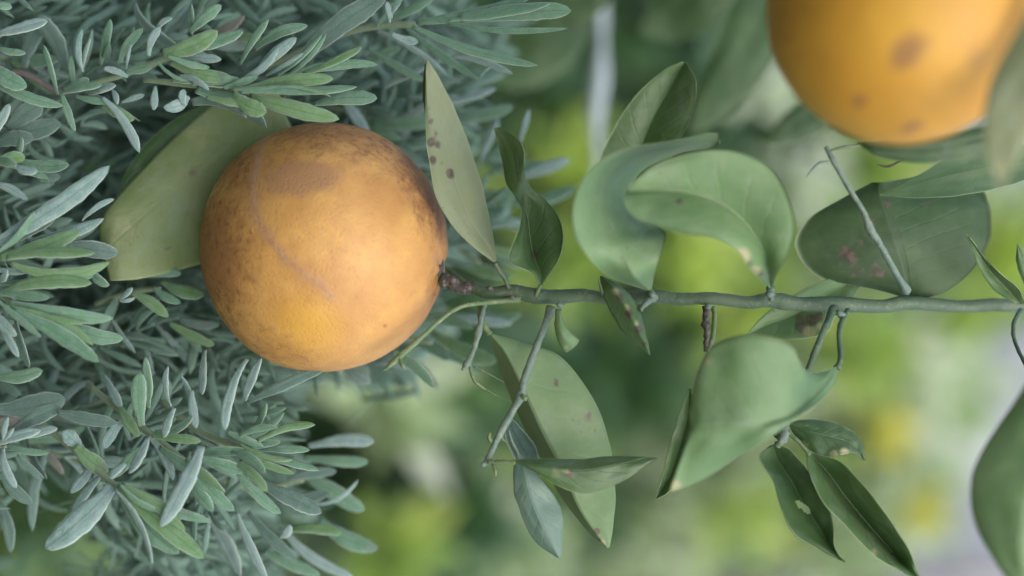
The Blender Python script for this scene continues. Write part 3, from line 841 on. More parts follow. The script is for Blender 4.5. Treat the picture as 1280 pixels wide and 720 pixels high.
# curled pair
lf = leaf(tree, [((808, 363, -3), (812, 363, -3), (815, 361, -3)), ((762, 346, -19), (792, 344, -25), (820, 335, -21)), ((732, 318, -35), (780, 312, -27), (832, 297, -19)), ((717, 284, -39), (764, 284, -25), (822, 284, -11)),
                 ((720, 244, -41), (752, 252, -25), (796, 268, -7)), ((740, 210, -39), (762, 222, -25), (782, 242, -7)), ((782, 187, -35), (796, 197, -23), (806, 212, -7)), ((838, 177, -31), (842, 185, -23), (846, 193, -9)),
                 ((880, 168, -27), (882, 176, -21), (884, 186, -13)), ((898, 168, -23), (899, 174, -21), (899, 180, -19))], G_SOFT, G_UNDER, cup=-2.0, wave=0.8, lab='light green leaf curled into a C above the twig')
stalk(lf, [(812, 362, 0, 3), (816, 368, 1, 3.4), (820, 374, 2, 3)], M_YOUNG)
lf = leaf(tree, [((962, 360, -7), (963, 360, -7), (965, 360, -7)), ((938, 338, -29), (960, 338, -25), (972, 342, -29)), ((922, 314, -35), (952, 308, -29), (987, 312, -31)), ((893, 298, -40), (928, 274, -31), (991, 268, -33)),
                 ((858, 292, -43), (898, 252, -33), (968, 216, -35)), ((826, 284, -43), (868, 242, -35), (922, 191, -37)), ((800, 276, -43), (836, 238, -36), (868, 191, -39)), ((784, 262, -42), (806, 238, -37), (824, 204, -39)), ((779, 246, -41), (784, 240, -38), (792, 226, -39))],
          G_SOFT, cup=2.5, wave=1.0, marks=[(849, 252, 4, 1.0), (938, 328, 10, .5), (950, 342, 6, .6)], pales=[(928, 320, 14, .7), (944, 338, 10, .6), (850, 230, 14, .3)], lab='broad rounded light green leaf hooked over the twig')
stalk(lf, [(963, 360, -4, 4), (964, 366, -2, 4), (964, 374, 1, 3)], M_GREY)
# large dark leaf
lf = leaf(tree, [((1136, 374, 22), (1138, 374, 22), (1140, 374, 22)), ((1094, 362, 21), (1136, 358, 20), (1178, 367, 22)), ((1030, 349, 20), (1132, 334, 17), (1216, 338, 24)), ((1002, 326, 19), (1126, 310, 15), (1234, 310, 26)),
                 ((994, 300, 19), (1118, 286, 15), (1240, 280, 28)), ((1012, 272, 20), (1110, 264, 16), (1236, 252, 30)), ((1052, 248, 22), (1102, 246, 18), (1222, 232, 32)), ((1090, 228, 24), (1098, 228, 20), (1180, 216, 32))],
          G_DARK, cup=1.5, wave=0.8, marks=[(1060, 318, 14, .75), (1080, 300, 10, .5), (1072, 342, 12, .5), (1095, 340, 14, .55), (1108, 255, 8, .5), (1160, 254, 6, .6), (1062, 330, 22, .35), (1120, 285, 10, .4), (1088, 278, 9, .5)],
          lab='large dark leaf with brown scabs under the clean orange')
# leaves under the second orange
sleaf(tree, [(1300, 150, -30), (1230, 172, -36), (1160, 186, -40), (1100, 186, -40), (1072, 178, -38)], [6, 16, 18, 10, 1], [6, 14, 12, 8, 1], G_DARK, lab='dark leaf against the underside of the clean orange')
sleaf(tree, [(1320, 200, -4), (1260, 205, -8), (1200, 216, -12), (1145, 230, -12), (1100, 243, -10)], [10, 26, 28, 18, 2], [12, 26, 22, 10, 1], G_DARK, back=G_UNDER, fl=6, fr=-3, lab='dark leaf with a lit midrib under the clean orange')
leaf(tree, [((1300, -20, -122), (1325, -20, -122), (1350, -20, -122)), ((1270, 40, -124), (1302, 40, -127), (1334, 50, -127)), ((1244, 88, -126), (1278, 95, -129), (1312, 110, -130)), ((1230, 140, -128), (1260, 148, -130), (1294, 160, -130)),
            ((1231, 185, -129), (1252, 190, -130), (1275, 196, -130)), ((1243, 218, -130), (1251, 222, -130), (1260, 222, -130)), ((1250, 235, -130), (1251, 236, -130), (1253, 235, -130))], G_PALE, cup=0.6, pales=[(1240, 170, 16, .5), (1250, 210, 12, .6)], lab='pale blurred leaf in front of the clean orange, at the edge')
# leaf behind the twig
leaf(tree, [((1088, 340, 24), (1088, 341, 24), (1088, 343, 24)), ((1058, 343, 20), (1062, 354, 22), (1070, 366, 22)), ((1015, 356, 19), (1028, 372, 20), (1048, 392, 18)), ((975, 378, 18), (992, 394, 19), (1030, 418, 12)),
            ((948, 400, 18), (960, 406, 18), (985, 424, 14)), ((933, 418, 18), (934, 419, 18), (936, 420, 18))], G_SOFT, cup=1.0, wave=1.0,
     marks=[(1015, 400, 9, .9), (1002, 408, 9, .9), (1024, 396, 7, .8), (1000, 398, 6, .6)], pales=[(1012, 415, 9, .8), (1025, 408, 6, .7)], lab='leaf with a brown scab crossing behind the twig')
leaf(tree, [((1272, 380, 14), (1276, 380, 14), (1280, 380, 14)), ((1244, 364, 10), (1258, 360, 13), (1272, 360, 10)), ((1226, 338, 8), (1238, 338, 10), (1250, 342, 8)), ((1217, 315, 6), (1222, 314, 8), (1230, 320, 8)), ((1208, 294, 6), (1209, 294, 6), (1211, 296, 6))],
     G_TOP, G_DARK, cup=0.5, nu=24, nv=12, lab='small pointed dark leaf above the twig, by the right edge')
sleaf(tree, [(1300, 375, 10), (1288, 350, 8), (1278, 325, 6), (1272, 305, 6)], [3, 10, 8, 1], [3, 10, 8, 1], G_TOP, nu=16, nv=8)
# big pale folded leaf
lf = leaf(tree, [((1045, 458, -13), (1046, 460, -13), (1047, 462, -13)), ((1020, 466, -21), (1034, 474, -19), (1042, 480, -17)), ((1003, 458, -40), (1012, 496, -29), (1026, 500, -25)), ((990, 434, -44), (988, 518, -42), (998, 522, -42)),
                 ((958, 420, -46), (958, 528, -47), (964, 545, -46)), ((920, 420, -46), (924, 532, -48), (925, 570, -40)), ((888, 434, -44), (894, 533, -47), (886, 596, -36)), ((870, 470, -42), (876, 533, -45), (857, 609, -36)), ((861, 518, -42), (864, 535, -43), (836, 616, -38))],
          G_SOFT, G_TOP, cup=0.8, wave=1.6, marks=[(885, 448, 7, .4), (872, 520, 5, .35)], pales=[(845, 607, 9, .7), (887, 452, 9, .45), (962, 424, 6, .5)], lab='large pale folded leaf hanging below the twig')
stalk(lf, [(1046, 461, -10, 3.4), (1051, 446, -9, 3.6), (1049, 420, -6, 3.4), (1052, 402, 0, 3.4), (1060, 388, 6, 3.0)], M_STEM)
leaf(tree, [((860, 486, 8), (862, 486, 8), (864, 486, 8)), ((848, 520, 4), (860, 520, 6), (872, 524, 2)), ((838, 555, 2), (850, 558, 4), (866, 562, 0)), ((828, 592, 0), (838, 594, 2), (854, 596, -2)), ((819, 624, 0), (820, 624, 0), (832, 618, -2))],
     G_TOP, cup=0.5, lab='dark leaf sliver showing left of the pale folded leaf')
# large leaf with green strip, and its neighbours
lf = leaf(tree, [((611, 417, 5), (612, 417, 5), (613, 416, 5)), ((621, 446, 14), (632, 442, 4), (652, 427, 8)), ((632, 482, 20), (656, 492, 5), (700, 445, 12)), ((653, 530, 23), (680, 545, 6), (740, 495, 14)), ((678, 578, 23), (704, 590, 6), (762, 555, 15)),
                 ((703, 624, 20), (722, 632, 6), (769, 612, 14)), ((734, 664, 14), (744, 666, 7), (767, 655, 11)), ((758, 684, 8), (759, 685, 8), (762, 684, 8))], G_UNDER, cup=1.8, wave=0.8,
          marks=[(694, 478, 3.4, 1.3), (746, 664, 4, 1.1), (741, 674, 4, 1.1), (749, 676, 3, 1.0), (737, 520, 8, .5), (726, 530, 12, .35), (738, 512, 3, .7)], pales=[(754, 678, 7, .5)], lab='broad spotted leaf hanging behind the short twig')
stalk(lf, [(612, 418, 5, 3), (606, 408, 5, 4.4), (601, 396, 6, 4.2), (600, 384, 8, 3)], M_YOUNG)
leaf(tree, [((640, 576, -8), (642, 577, -8), (644, 578, -8)), ((662, 573, -8), (664, 582, -11), (672, 592, -10)), ((692, 573, -7), (694, 586, -12), (700, 609, -10)), ((728, 573, -6), (732, 588, -11), (736, 617, -9)), ((768, 570, -6), (776, 580, -9), (782, 600, -8)),
            ((800, 571, -6), (804, 574, -7), (806, 583, -7)), ((820, 572, -6), (821, 572, -6), (822, 573, -6))], G_TOP, cup=0.8, wave=0.6, marks=[(712, 592, 6, .9), (668, 588, 8, .4), (730, 575, 8, .35)], pales=[(695, 590, 12, .45), (728, 573, 9, .5), (708, 589, 6, .5)],
     lab='horizontal dark green leaf with a brown streak')
tube('twig', [(611, 577, -5, 2.2), (626, 577, -7, 2.4), (644, 578, -8, 2.2)], M_YOUNG, tree, sides=8)
tube('twig', [(636, 538, -3, 1.4), (640, 552, -3, 2.0), (647, 566, -3, 2.0), (650, 578, -3, 1.6)], M_GREY, tree, sides=8)
leaf(tree, [((646, 566, -3), (648, 566, -3), (650, 567, -3)), ((642, 590, -2), (656, 588, -4), (676, 598, -2)), ((644, 620, -1), (664, 622, -4), (694, 622, 0)), ((654, 650, -1), (676, 652, -4), (703, 644, 0)), ((670, 678, -2), (690, 680, -4), (703, 672, -1)),
            ((696, 697, -2), (699, 698, -3), (702, 695, -2))], G_BLUE, cup=0.6, wave=0.4, lab='small bluish pale leaf pointing down')
sleaf(tree, [(632, 520, 14), (645, 545, 14), (660, 572, 14), (672, 600, 13)], [3, 12, 14, 3], [3, 14, 14, 3], L_DARK, nu=16, nv=8, name='leaf')
leaf(tree, [((750, 345, -2), (751, 345, -2), (753, 345, -2)), ((752, 362, -3), (766, 360, -7), (776, 358, -4)), ((762, 388, -2), (782, 382, -9), (797, 382, -4)), ((776, 412, -1), (797, 410, -8), (805, 408, -4)), ((796, 430, -1), (806, 430, -4), (810, 428, -3)), ((812, 444, -1), (812, 444, -1), (813, 443, -1))],
     G_TOP, cup=0.4, nu=30, nv=16, marks=[(775, 372, 7, .7), (786, 392, 7, .8), (798, 412, 6, .8), (806, 430, 4, .8)], pales=[(770, 364, 7, .6), (783, 384, 6, .6), (795, 404, 5, .6), (772, 415, 5, .5)], lab='narrow folded leaf with a scabby midrib below the twig')
# bracket-like young leaf
leaf(tree, [((694, 386, -1), (698, 386, -2), (702, 386, -1)), ((693, 402, -2), (699, 402, -4), (704, 400, -3)), ((695, 420, -2), (703, 418, -5), (712, 412, -3)), ((702, 436, -1), (712, 430, -4), (723, 424, -2)), ((708, 441, 0), (716, 436, -2), (722, 430, -1))],
     G_SOFT, cup=0.8, nu=18, nv=10, pales=[(708, 434, 5, .6)])
# cluster at lower right
leaf(tree, [((962, 557, -2), (967, 556, -2), (972, 556, -2)), ((950, 572, -4), (972, 574, 0), (990, 565, -4)), ((966, 602, -6), (990, 602, -1), (1012, 592, -6)), ((978, 640, -8), (1006, 632, -2), (1030, 624, -7)), ((992, 666, -8), (1022, 656, -3), (1041, 652, -8)),
            ((1020, 685, -7), (1035, 678, -4), (1043, 680, -8)), ((1042, 697, -6), (1046, 695, -5), (1049, 694, -6)), ((1056, 703, -5), (1057, 703, -5), (1057, 702, -5))], G_DARK, cup=1.0, wave=1.0, holes=[(1003, 632, 11, 4.0, 0.75)], nu=64, nv=34,
     lab='dark leaf with a small hole, lowest of the cluster')
leaf(tree, [((1008, 566, -2), (1012, 566, -2), (1018, 567, -2)), ((1012, 590, -9), (1036, 592, 2), (1050, 578, -6)), ((1026, 622, -13), (1058, 622, 3), (1080, 608, -10)), ((1054, 655, -14), (1086, 656, 3), (1110, 646, -11)), ((1090, 692, -12), (1116, 690, 1), (1134, 684, -9)),
            ((1125, 714, -8), (1136, 712, -6), (1146, 712, -7)), ((1150, 728, -7), (1151, 728, -7), (1152, 727, -7))], G_TOP, G_UNDER, cup=1.2, wave=0.8, marks=[(1095, 680, 9, .4)], pales=[(1092, 690, 8, .5)], lab='two toned leaf beside the leaf with the hole')
leaf(tree, [((984, 528, 4), (986, 532, 4), (990, 540, 4)), ((1010, 524, 6), (1012, 540, 2), (1008, 560, 2)), ((1040, 527, 8), (1036, 546, 2), (1030, 570, 0)), ((1062, 537, 8), (1058, 552, 3), (1050, 570, 0)), ((1078, 553, 6), (1072, 562, 4), (1066, 566, 2)), ((1082, 574, 4), (1080, 576, 4), (1076, 574, 4))],
     G_TOP, cup=1.0, wave=1.2, pales=[(1042, 568, 7, .8), (1055, 565, 7, .8), (1006, 556, 10, .45)], lab='short leaf with a ragged yellow edge')
stalk_pts = [(972, 556, -3, 3.4), (976, 552, -4, 3.6), (982, 545, -3, 3)]
tube('twig', stalk_pts, M_YOUNG, tree, sides=8)
tube('twig', [(984, 540, -3, 3), (998, 552, -4, 2.6), (1012, 568, -4, 2.6)], M_YOUNG, tree, sides=8)
# leaf entering from the right, close to the lens
leaf(tree, [((1300, 450, -68), (1304, 452, -70), (1310, 456, -68)), ((1276, 490, -68), (1310, 500, -74), (1345, 510, -68)), ((1246, 534, -66), (1298, 545, -74), (1350, 560, -66)), ((1221, 575, -66), (1290, 590, -76), (1350, 610, -66)), ((1212, 615, -66), (1282, 640, -76), (1345, 665, -66)),
            ((1220, 658, -68), (1276, 685, -76), (1330, 705, -68)), ((1242, 700, -70), (1280, 722, -74), (1312, 735, -70)), ((1270, 738, -72), (1284, 745, -72), (1296, 745, -72))], G_SOFT, cup=2.0, wave=1.0, pales=[], lab='big soft green leaf entering at the lower right edge')
# farther leaves of the same tree
sleaf(tree, [(985, -40, 170), (950, 10, 165), (915, 75, 160), (885, 130, 160), (862, 168, 160)], [10, 42, 45, 30, 2], [10, 34, 26, 16, 2], G_DARK, lab='large dim leaf left of the clean orange')
sleaf(tree, [(930, -30, 230), (880, -5, 230), (835, 20, 235), (800, 40, 235)], [10, 36, 34, 3], [10, 36, 30, 3], G_DARK)
sleaf(tree, [(1060, 120, 150), (1020, 140, 150), (985, 160, 150), (960, 182, 150)], [4, 26, 22, 2], [4, 20, 16, 2], G_DARK)
sleaf(tree, [(740, 30, 210), (690, 60, 205), (640, 80, 205), (590, 88, 205)], [6, 34, 34, 4], [6, 34, 30, 4], G_DARK)
sleaf(tree, [(775, -30, 180), (735, -10, 180), (690, 12, 182), (655, 40, 185)], [6, 30, 30, 4], [6, 26, 22, 4], G_DARK)
tube('twig', [(756, -80, 330, 7), (750, -10, 330, 10), (752, 50, 326, 6), (749, 100, 324, 12), (744, 150, 320, 8), (748, 215, 318, 3)], M_PALE, tree, sides=10)
# ================================================================== LAVENDER
lav = empty('lavender_bush')
tag(lav, 'grey green lavender bush filling the left side around the russet orange', 'lavender')


def blade(bx, by, tx, ty, w, db, dt, bow=0.0, roll=0.0, lr=None, nu=22, ring=16, arch=0.0, simple=False):
    """one lavender leaf between two photo points; returns (verts, faces, uvs)"""
    lr = lr or rnd
    A, B = W(bx, by, db), W(tx, ty, dt)
    ax = B - A
    L = ax.length
    t0 = ax.normalized()
    view = Vector((0, 1, 0))
    side0 = t0.cross(view)
    side0 = side0.normalized() if side0.length > 1e-4 else Vector((1, 0, 0))
    nrm0 = side0.cross(t0).normalized()
    if nrm0.y > 0: nrm0 = -nrm0
    hw = w * (0.40 if simple else 0.50) * PX((db + dt) / 2)
    sd = lr.random() * 100
    tw = lr.uniform(-0.35, 0.35)
    wid = lr.uniform(0.48, 0.66)
    tipe = lr.uniform(1.9, 2.8)
    foot = lr.uniform(0.32, 0.5)
    gut = lr.uniform(0.08, 0.38)
    verts, uvs, faces = [], [], []
    P = []
    for i in range(nu + 1):
        t = i / nu
        b = 4 * t * (1 - t)
        P.append(A + ax * t + side0 * (bow * b * L + 0.012 * L * noise.noise(Vector((t * 3, sd, 0)))) + nrm0 * (arch * b * L - 0.06 * L * t * t))
    m = ring
    for i in range(nu + 1):
        t = i / nu
        T = (P[min(i + 1, nu)] - P[max(i - 1, 0)]).normalized()
        # narrow foot, widest past the middle, rounded tip
        if t < wid:
            q = t / wid
            f = foot + (1 - foot) * (q * q * (3 - 2 * q)) ** 0.8
        else:
            q = (t - wid) / (1 - wid)
            f = max(0.0, 1 - q ** tipe) ** 0.60
        f = max(f, 0.03)
        r = roll + tw * (t - 0.3)
        S0 = (side0 - T * side0.dot(T)).normalized()
        N0 = S0.cross(T)
        if N0.dot(nrm0) < 0: N0 = -N0
        Sd = S0 * math.cos(r) + N0 * math.sin(r)
        Nn = N0 * math.cos(r) - S0 * math.sin(r)
        half = hw * f * (1 + 0.09 * noise.noise(Vector((t * 7, sd, 1))))
        th = 0.00022 * (0.6 + f)
        for k in range(m):
            a = 2 * math.pi * k / m
            c, s_ = math.cos(a), math.sin(a)
            # rolled margins, shallow gutter in the middle, edge crumple
            x = half * (c * (1 - 0.04 * s_))
            ac = abs(c)
            z = th * s_ * (1.3 - 0.6 * ac) + hw * f * (gut * ac - 0.9 * max(0.0, ac - 0.78))
            z += hw * 0.13 * noise.noise(Vector((t * 6, c * 1.5, sd))) * ac + hw * 0.06 * noise.noise(Vector((t * 17, c * 3, sd + 9)))
            if not simple:
                x += half * 0.10 * noise.noise(Vector((t * 20, sd + (5 if c > 0 else 0), 4))) * ac
            verts.append(P[i] + Sd * x + Nn * z)
            uvs.append((t, (c + 1) / 2))
    for i in range(nu):
        for k in range(m):
            a = i * m + k; b = i * m + (k + 1) % m
            faces.append((a, b, b + m, a + m))
    faces.append(tuple(reversed(range(m))))
    faces.append(tuple(nu * m + k for k in range(m)))
    return verts, faces, uvs


N_LEAF = [0]
fill_v, fill_f, fill_u = [], [], []


def lleaf(shoot, bx, by, tx, ty, w, tone='g', db=0, dt=None, bow=None, roll=None, arch=None):
    dt = db - 3 + rnd.uniform(-4, 4) if dt is None else dt
    bow = rnd.gauss(0, 0.055) if bow is None else bow
    roll = rnd.uniform(-0.45, 0.45) if roll is None else roll
    arch = rnd.uniform(0.0, 0.06) if arch is None else arch
    v, f, u = blade(bx, by, tx, ty, w, db, dt, bow, roll, arch=arch)
    o = mk('leaf', v, f, [TONE[tone]], shoot, uvs=u)
    N_LEAF[0] += 1
    return o


def filler(bx, by, tx, ty, w, db, dt, r):
    v, f, u = blade(bx, by, tx, ty, w, db, dt, r.gauss(0, .11), r.uniform(-0.6, 0.6), lr=r, nu=9, ring=8, arch=r.uniform(0, .08), simple=True)
    k = len(fill_v)
    fill_v.extend(v); fill_u.extend(u)
    fill_f.extend([tuple(i + k for i in q) for q in f])


def shoot(stem, leaves, wood=False):
    o = tube('shoot', stem, L_WOOD if wood else L_STEM, lav, sides=8, per=6, bumpy=0.12)
    for l in leaves:
        lleaf(o, *l)
    return o


# main shoots, read off the photograph: (stem), [(base x, base y, tip x, tip y, width, tone, depth, tip depth)]
shoot([(-30, 120, 24, 4), (20, 90, 20, 4), (75, 115, 16, 4), (105, 100, 14, 4)], [
    (-6, 44, 58, 26, 17, 's', 8), (-8, 6, 15, 9, 10, 'g', 4), (-6, 58, 31, 66, 10, 'g', 6), (-10, 80, 32, 108, 22, 'g', 2, -2), (-8, 102, 77, 131, 15, 'g', 4, 0, -0.05), (72, 118, 54, 57, 9, 'g', 12),
    (76, 114, 93, 163, 10, 'g', 10), (80, 112, 110, 98, 14, 'g', 12), (78, 116, 126, 106, 12, 'g', 9), (92, 112, 88, 70, 8, 'g', 14), (95, 120, 135, 128, 9, 'g', 8), (30, 85, 62, 20, 22, 'd', 34), (82, 88, 45, 20, 24, 'd', 30),
    (60, 100, 84, 60, 16, 'd', 36), (45, 95, 85, 45, 16, 'd', 40)], wood=True)
shoot([(90, 110, 20, 3), (150, 95, 14, 3.5), (205, 74, 8, 4), (225, 66, 5, 2.5)], [
    (128, 122, 173, 190, 13, 's', 4, 0, 0.06), (128, 132, 167, 150, 14, 'f', 8), (110, 118, 143, 107, 13, 's', 9), (104, 90, 102, 36, 9, 's', 9), (104, 85, 112, 50, 7, 's', 12), (125, 80, 137, 25, 13, 'g', 18), (150, 78, 178, 36, 12, 'g', 12, 8, .08),
    (158, 85, 163, 56, 5, 's', 10), (186, 70, 200, 34, 11, 's', 2, 0, 0.1), (196, 40, 215, 23, 8, 's', 2, 0, 0.15), (194, 108, 192, 137, 10, 's', 0), (236, 121, 205, 133, 17, 's', 0, -4, .15), (232, 132, 230, 112, 10, 's', -2),
    (204, 66, 270, 38, 22, 'f', -2, -8, -0.08, 0.15), (237, 40, 276, 6, 14, 'g', 2), (238, 62, 303, 39, 17, 'g', 2), (240, 45, 239, 5, 6, 'g', 4), (196, 76, 235, 101, 5, 'g', -6, -8, -0.1), (212, 78, 290, 97, 17, 'f', 0, -4), (222, 70, 275, 74, 12, 's', 3),
    (160, 96, 130, 85, 9, 's', 12), (140, 112, 146, 130, 8, 's', 8), (168, 5, 222, 58, 19, 'd', 24, 20), (158, 90, 190, 82, 14, 'g', 12), (152, 128, 180, 118, 8, 's', 14), (210, 70, 262, 84, 9, 'g', -4)])
shoot([(180, 100, 14, 3), (240, 106, 8, 4), (295, 112, 2, 4.5), (330, 112, 0, 2.5)], [
    (300, 114, 415, 98, 17, 'f', -3, -8, 0.03, .1), (312, 120, 422, 148, 22, 'f', -4, -10, -0.02, .15), (292, 116, 332, 139, 22, 'f', -6, -10, -.1), (290, 112, 379, 108, 9, 'g', -6), (300, 116, 384, 117, 8, 'g', -7), (330, 118, 412, 120, 5, 'f', -6),
    (340, 110, 445, 108, 13, 'g', 2), (392, 130, 470, 122, 19, 'g', 8), (350, 98, 471, 80, 12, 'g', 4), (380, 92, 451, 58, 11, 'f', 3, 0), (300, 100, 347, 60, 10, 's', -2, -4, -.1), (318, 95, 370, 47, 15, 's', 0, -2), (300, 80, 335, 24, 11, 'g', 3), (318, 62, 383, 32, 15, 'g', 6),
    (345, 95, 402, 43, 7, 'g', 1, 0, -.05), (352, 98, 407, 42, 7, 'g', 3, 0, -.08), (332, 95, 378, 66, 6, 's', 0), (215, 100, 292, 106, 18, 'g', 2), (240, 128, 332, 158, 22, 'd', 8, 4), (245, 112, 330, 128, 20, 'g', 2, -2), (240, 105, 300, 100, 12, 'g', 0),
    (258, 122, 320, 134, 9, 'f', -4), (280, 110, 322, 96, 10, 'g', -4), (225, 95, 260, 112, 8, 's', -2), (300, 138, 307, 146, 4, 's', -5)])
shoot([(300, 100, 50, 3), (380, 62, 38, 3.5), (450, 36, 28, 4), (520, 30, 20, 4)], [
    (520, 28, 662, -4, 17, 'g', 18, 10), (575, 24, 713, 12, 23, 'g', 14, 8, 0.02, .1), (560, 26, 688, 3, 9, 'g', 10, 6), (560, 30, 708, 34, 8, 'g', 14, 8), (515, 34, 670, 80, 14, 'g', 14, 6, -0.04), (490, 42, 523, 52, 11, 's', 12), (470, 38, 560, 95, 8, 's', 30, 30, .05),
    (372, 82, 482, -6, 30, 'd', 22, 12), (480, 30, 545, -8, 12, 'g', 24), (505, 34, 600, 100, 10, 'g', 34), (565, 70, 640, 92, 9, 's', 26, 22, .05), (487, 28, 483, 3, 8, 's', 8), (490, 22, 500, 5, 6, 's', 8), (470, 34, 505, -6, 9, 'g', 24), (600, 95, 625, 75, 5, 's', 28)])
shoot([(-40, 318, 10, 4), (-8, 322, 4, 4.5), (20, 322, 0, 3)], [
    (-20, 312, 134, 206, 25, 's', -6, -10, -0.04, .1), (-10, 228, 34, 250, 11, 's', 2, 0, .06), (-4, 316, 41, 265, 11, 'g', -8, -12, -.08, .7), (10, 306, 68, 270, 20, 'd', 10), (0, 322, 98, 290, 21, 'f', -6), (36, 302, 127, 273, 16, 's', -2), (103, 276, 142, 249, 8, 's', 4),
    (72, 310, 146, 317, 24, 'd', 10, 6), (8, 322, 116, 316, 16, 'f', -10), (12, 329, 135, 328, 19, 'f', -8), (26, 332, 116, 346, 13, 'g', -7), (112, 334, 136, 356, 13, 'g', 4), (-8, 336, 44, 335, 11, 's', -4), (16, 200, 60, 228, 12, 'g', 6)])
shoot([(-50, 352, 6, 4), (-10, 362, 0, 4.5), (28, 388, -6, 3)], [
    (-8, 355, 62, 353, 9, 'g', -2), (0, 368, 112, 354, 21, 'f', -6, -12), (10, 378, 139, 398, 20, 'g', -10, -14, -.03, .1), (22, 384, 108, 403, 9, 'f', -12), (12, 384, 115, 431, 13, 'f', -13, -16), (70, 398, 153, 423, 21, 'g', -4), (16, 388, 121, 452, 21, 'g', -14, -18, .03, .1),
    (-4, 374, 49, 421, 9, 'g', -14), (-6, 386, 20, 419, 14, 's', -8), (-4, 402, 22, 446, 11, 's', -6), (20, 400, 36, 460, 13, 'd', 8), (0, 352, 8, 338, 10, 's', -6), (-5, 365, 60, 372, 16, 'g', -6)])
shoot([(-30, 210, 8, 3), (10, 202, 2, 3), (28, 200, 0, 2)], [
    (-4, 200, 31, 196, 17, 'f', -3), (-6, 203, 19, 206, 13, 'g', -8), (24, 200, 85, 205, 16, 'g', 2), (14, 208, 58, 222, 12, 'g', 2), (22, 196, 25, 171, 11, 'g', 4), (18, 206, 46, 213, 12, 's', -4), (-8, 172, 11, 130, 13, 's', 0), (0, 166, 74, 153, 26, 'd', 22), (10, 160, 52, 130, 26, 'd', 20),
    (-8, 182, 40, 172, 20, 'd', 20), (50, 225, 75, 222, 12, 'd', 24)])
shoot([(-40, 545, 10, 3.5), (-8, 556, 4, 3.5), (8, 558, 0, 2)], [
    (-6, 556, 50, 538, 14, 's', 0), (4, 550, 10, 521, 8, 's', -4), (6, 550, 17, 536, 6, 's', -6), (4, 560, 20, 609, 11, 's', -2), (22, 568, 54, 599, 9, 'd', -2), (-8, 470, 51, 463, 17, 'g', 10), (-10, 512, 80, 498, 32, 'd', 14), (14, 540, 75, 510, 20, 'd', 4), (72, 516, 145, 529, 18, 'd', 0),
    (10, 556, 60, 566, 9, 'g', 0), (20, 548, 70, 536, 12, 's', 2), (0, 590, 40, 630, 16, 'd', 16), (60, 560, 40, 665, 14, 'd', 34), (-5, 620, 12, 690, 14, 'd', 36)])
shoot([(40, 520, 16, 4), (90, 560, 8, 4.5), (135, 600, 0, 5), (152, 612, -4, 3)], [
    (140, 608, 57, 686, 34, 's', -6, -12, .04, .1), (144, 612, 189, 704, 11, 's', -12, -16, .08, .6), (146, 608, 253, 698, 24, 'f', -10, -14), (150, 608, 222, 692, 30, 'g', -8, -12), (152, 606, 230, 663, 15, 'f', -12, -16), (152, 604, 263, 652, 15, 'g', -8), (157, 580, 138, 598, 10, 's', -16, -18),
    (184, 548, 161, 591, 15, 's', -6), (95, 558, 135, 590, 22, 'f', 2), (80, 545, 120, 595, 10, 'g', 8), (130, 590, 90, 640, 12, 's', 8), (118, 572, 88, 615, 12, 's', 10), (102, 560, 78, 540, 20, 's', 4), (150, 606, 200, 640, 10, 'g', -14), (135, 600, 175, 560, 14, 'g', 4)])
shoot([(110, 480, 24, 4), (165, 525, 12, 4.5), (195, 548, 6, 5), (232, 576, 0, 3)], [
    (178, 532, 175, 466, 20, 'g', -2, -4), (186, 510, 181, 448, 13, 'g', 6), (214, 508, 210, 458, 9, 's', 6, 4, .1), (218, 510, 204, 547, 12, 's', -4), (251, 558, 199, 658, 22, 's', -12, -18, .04, .2), (228, 590, 265, 638, 19, 'g', -2), (238, 582, 292, 639, 17, 'g', -4), (245, 572, 304, 588, 19, 'g', -4),
    (190, 545, 250, 552, 12, 'f', 0), (200, 560, 260, 600, 16, 'g', 2), (240, 570, 320, 566, 14, 'g', 2), (150, 510, 172, 545, 14, 'f', 8), (195, 540, 240, 520, 13, 'g', 6), (240, 488, 245, 535, 12, 's', 8), (256, 438, 253, 492, 13, 's', 12), (309, 449, 281, 537, 14, 's', -4, -8, -.08, .3),
    (232, 574, 280, 615, 14, 'f', -4), (160, 520, 130, 560, 14, 's', 10), (185, 545, 215, 600, 12, 's', 4), (226, 470, 238, 505, 8, 's', 10), (130, 470, 150, 510, 12, 's', 20)])
shoot([(200, 500, 26, 4), (250, 540, 18, 4.5), (300, 560, 10, 4.5), (335, 575, 6, 3)], [
    (300, 548, 354, 516, 11, 'g', 2), (322, 552, 393, 531, 11, 'f', 0), (318, 560, 386, 563, 12, 'g', 4), (322, 570, 398, 588, 11, 'g', 2), (300, 575, 366, 592, 11, 'f', -2), (296, 580, 332, 613, 13, 'f', -6), (298, 590, 351, 642, 15, 'g', -4), (325, 602, 402, 641, 23, 'd', 8), (306, 500, 326, 449, 13, 's', 4),
    (310, 502, 405, 462, 14, 'd', 16), (300, 545, 345, 535, 10, 'g', -2), (285, 540, 330, 560, 12, 'g', 0), (300, 560, 350, 552, 14, 'g', 4), (290, 565, 330, 590, 12, 'g', -3), (310, 540, 332, 505, 9, 'g', 8), (300, 555, 365, 575, 9, 'f', -2), (316, 520, 356, 510, 8, 'g', 8)])
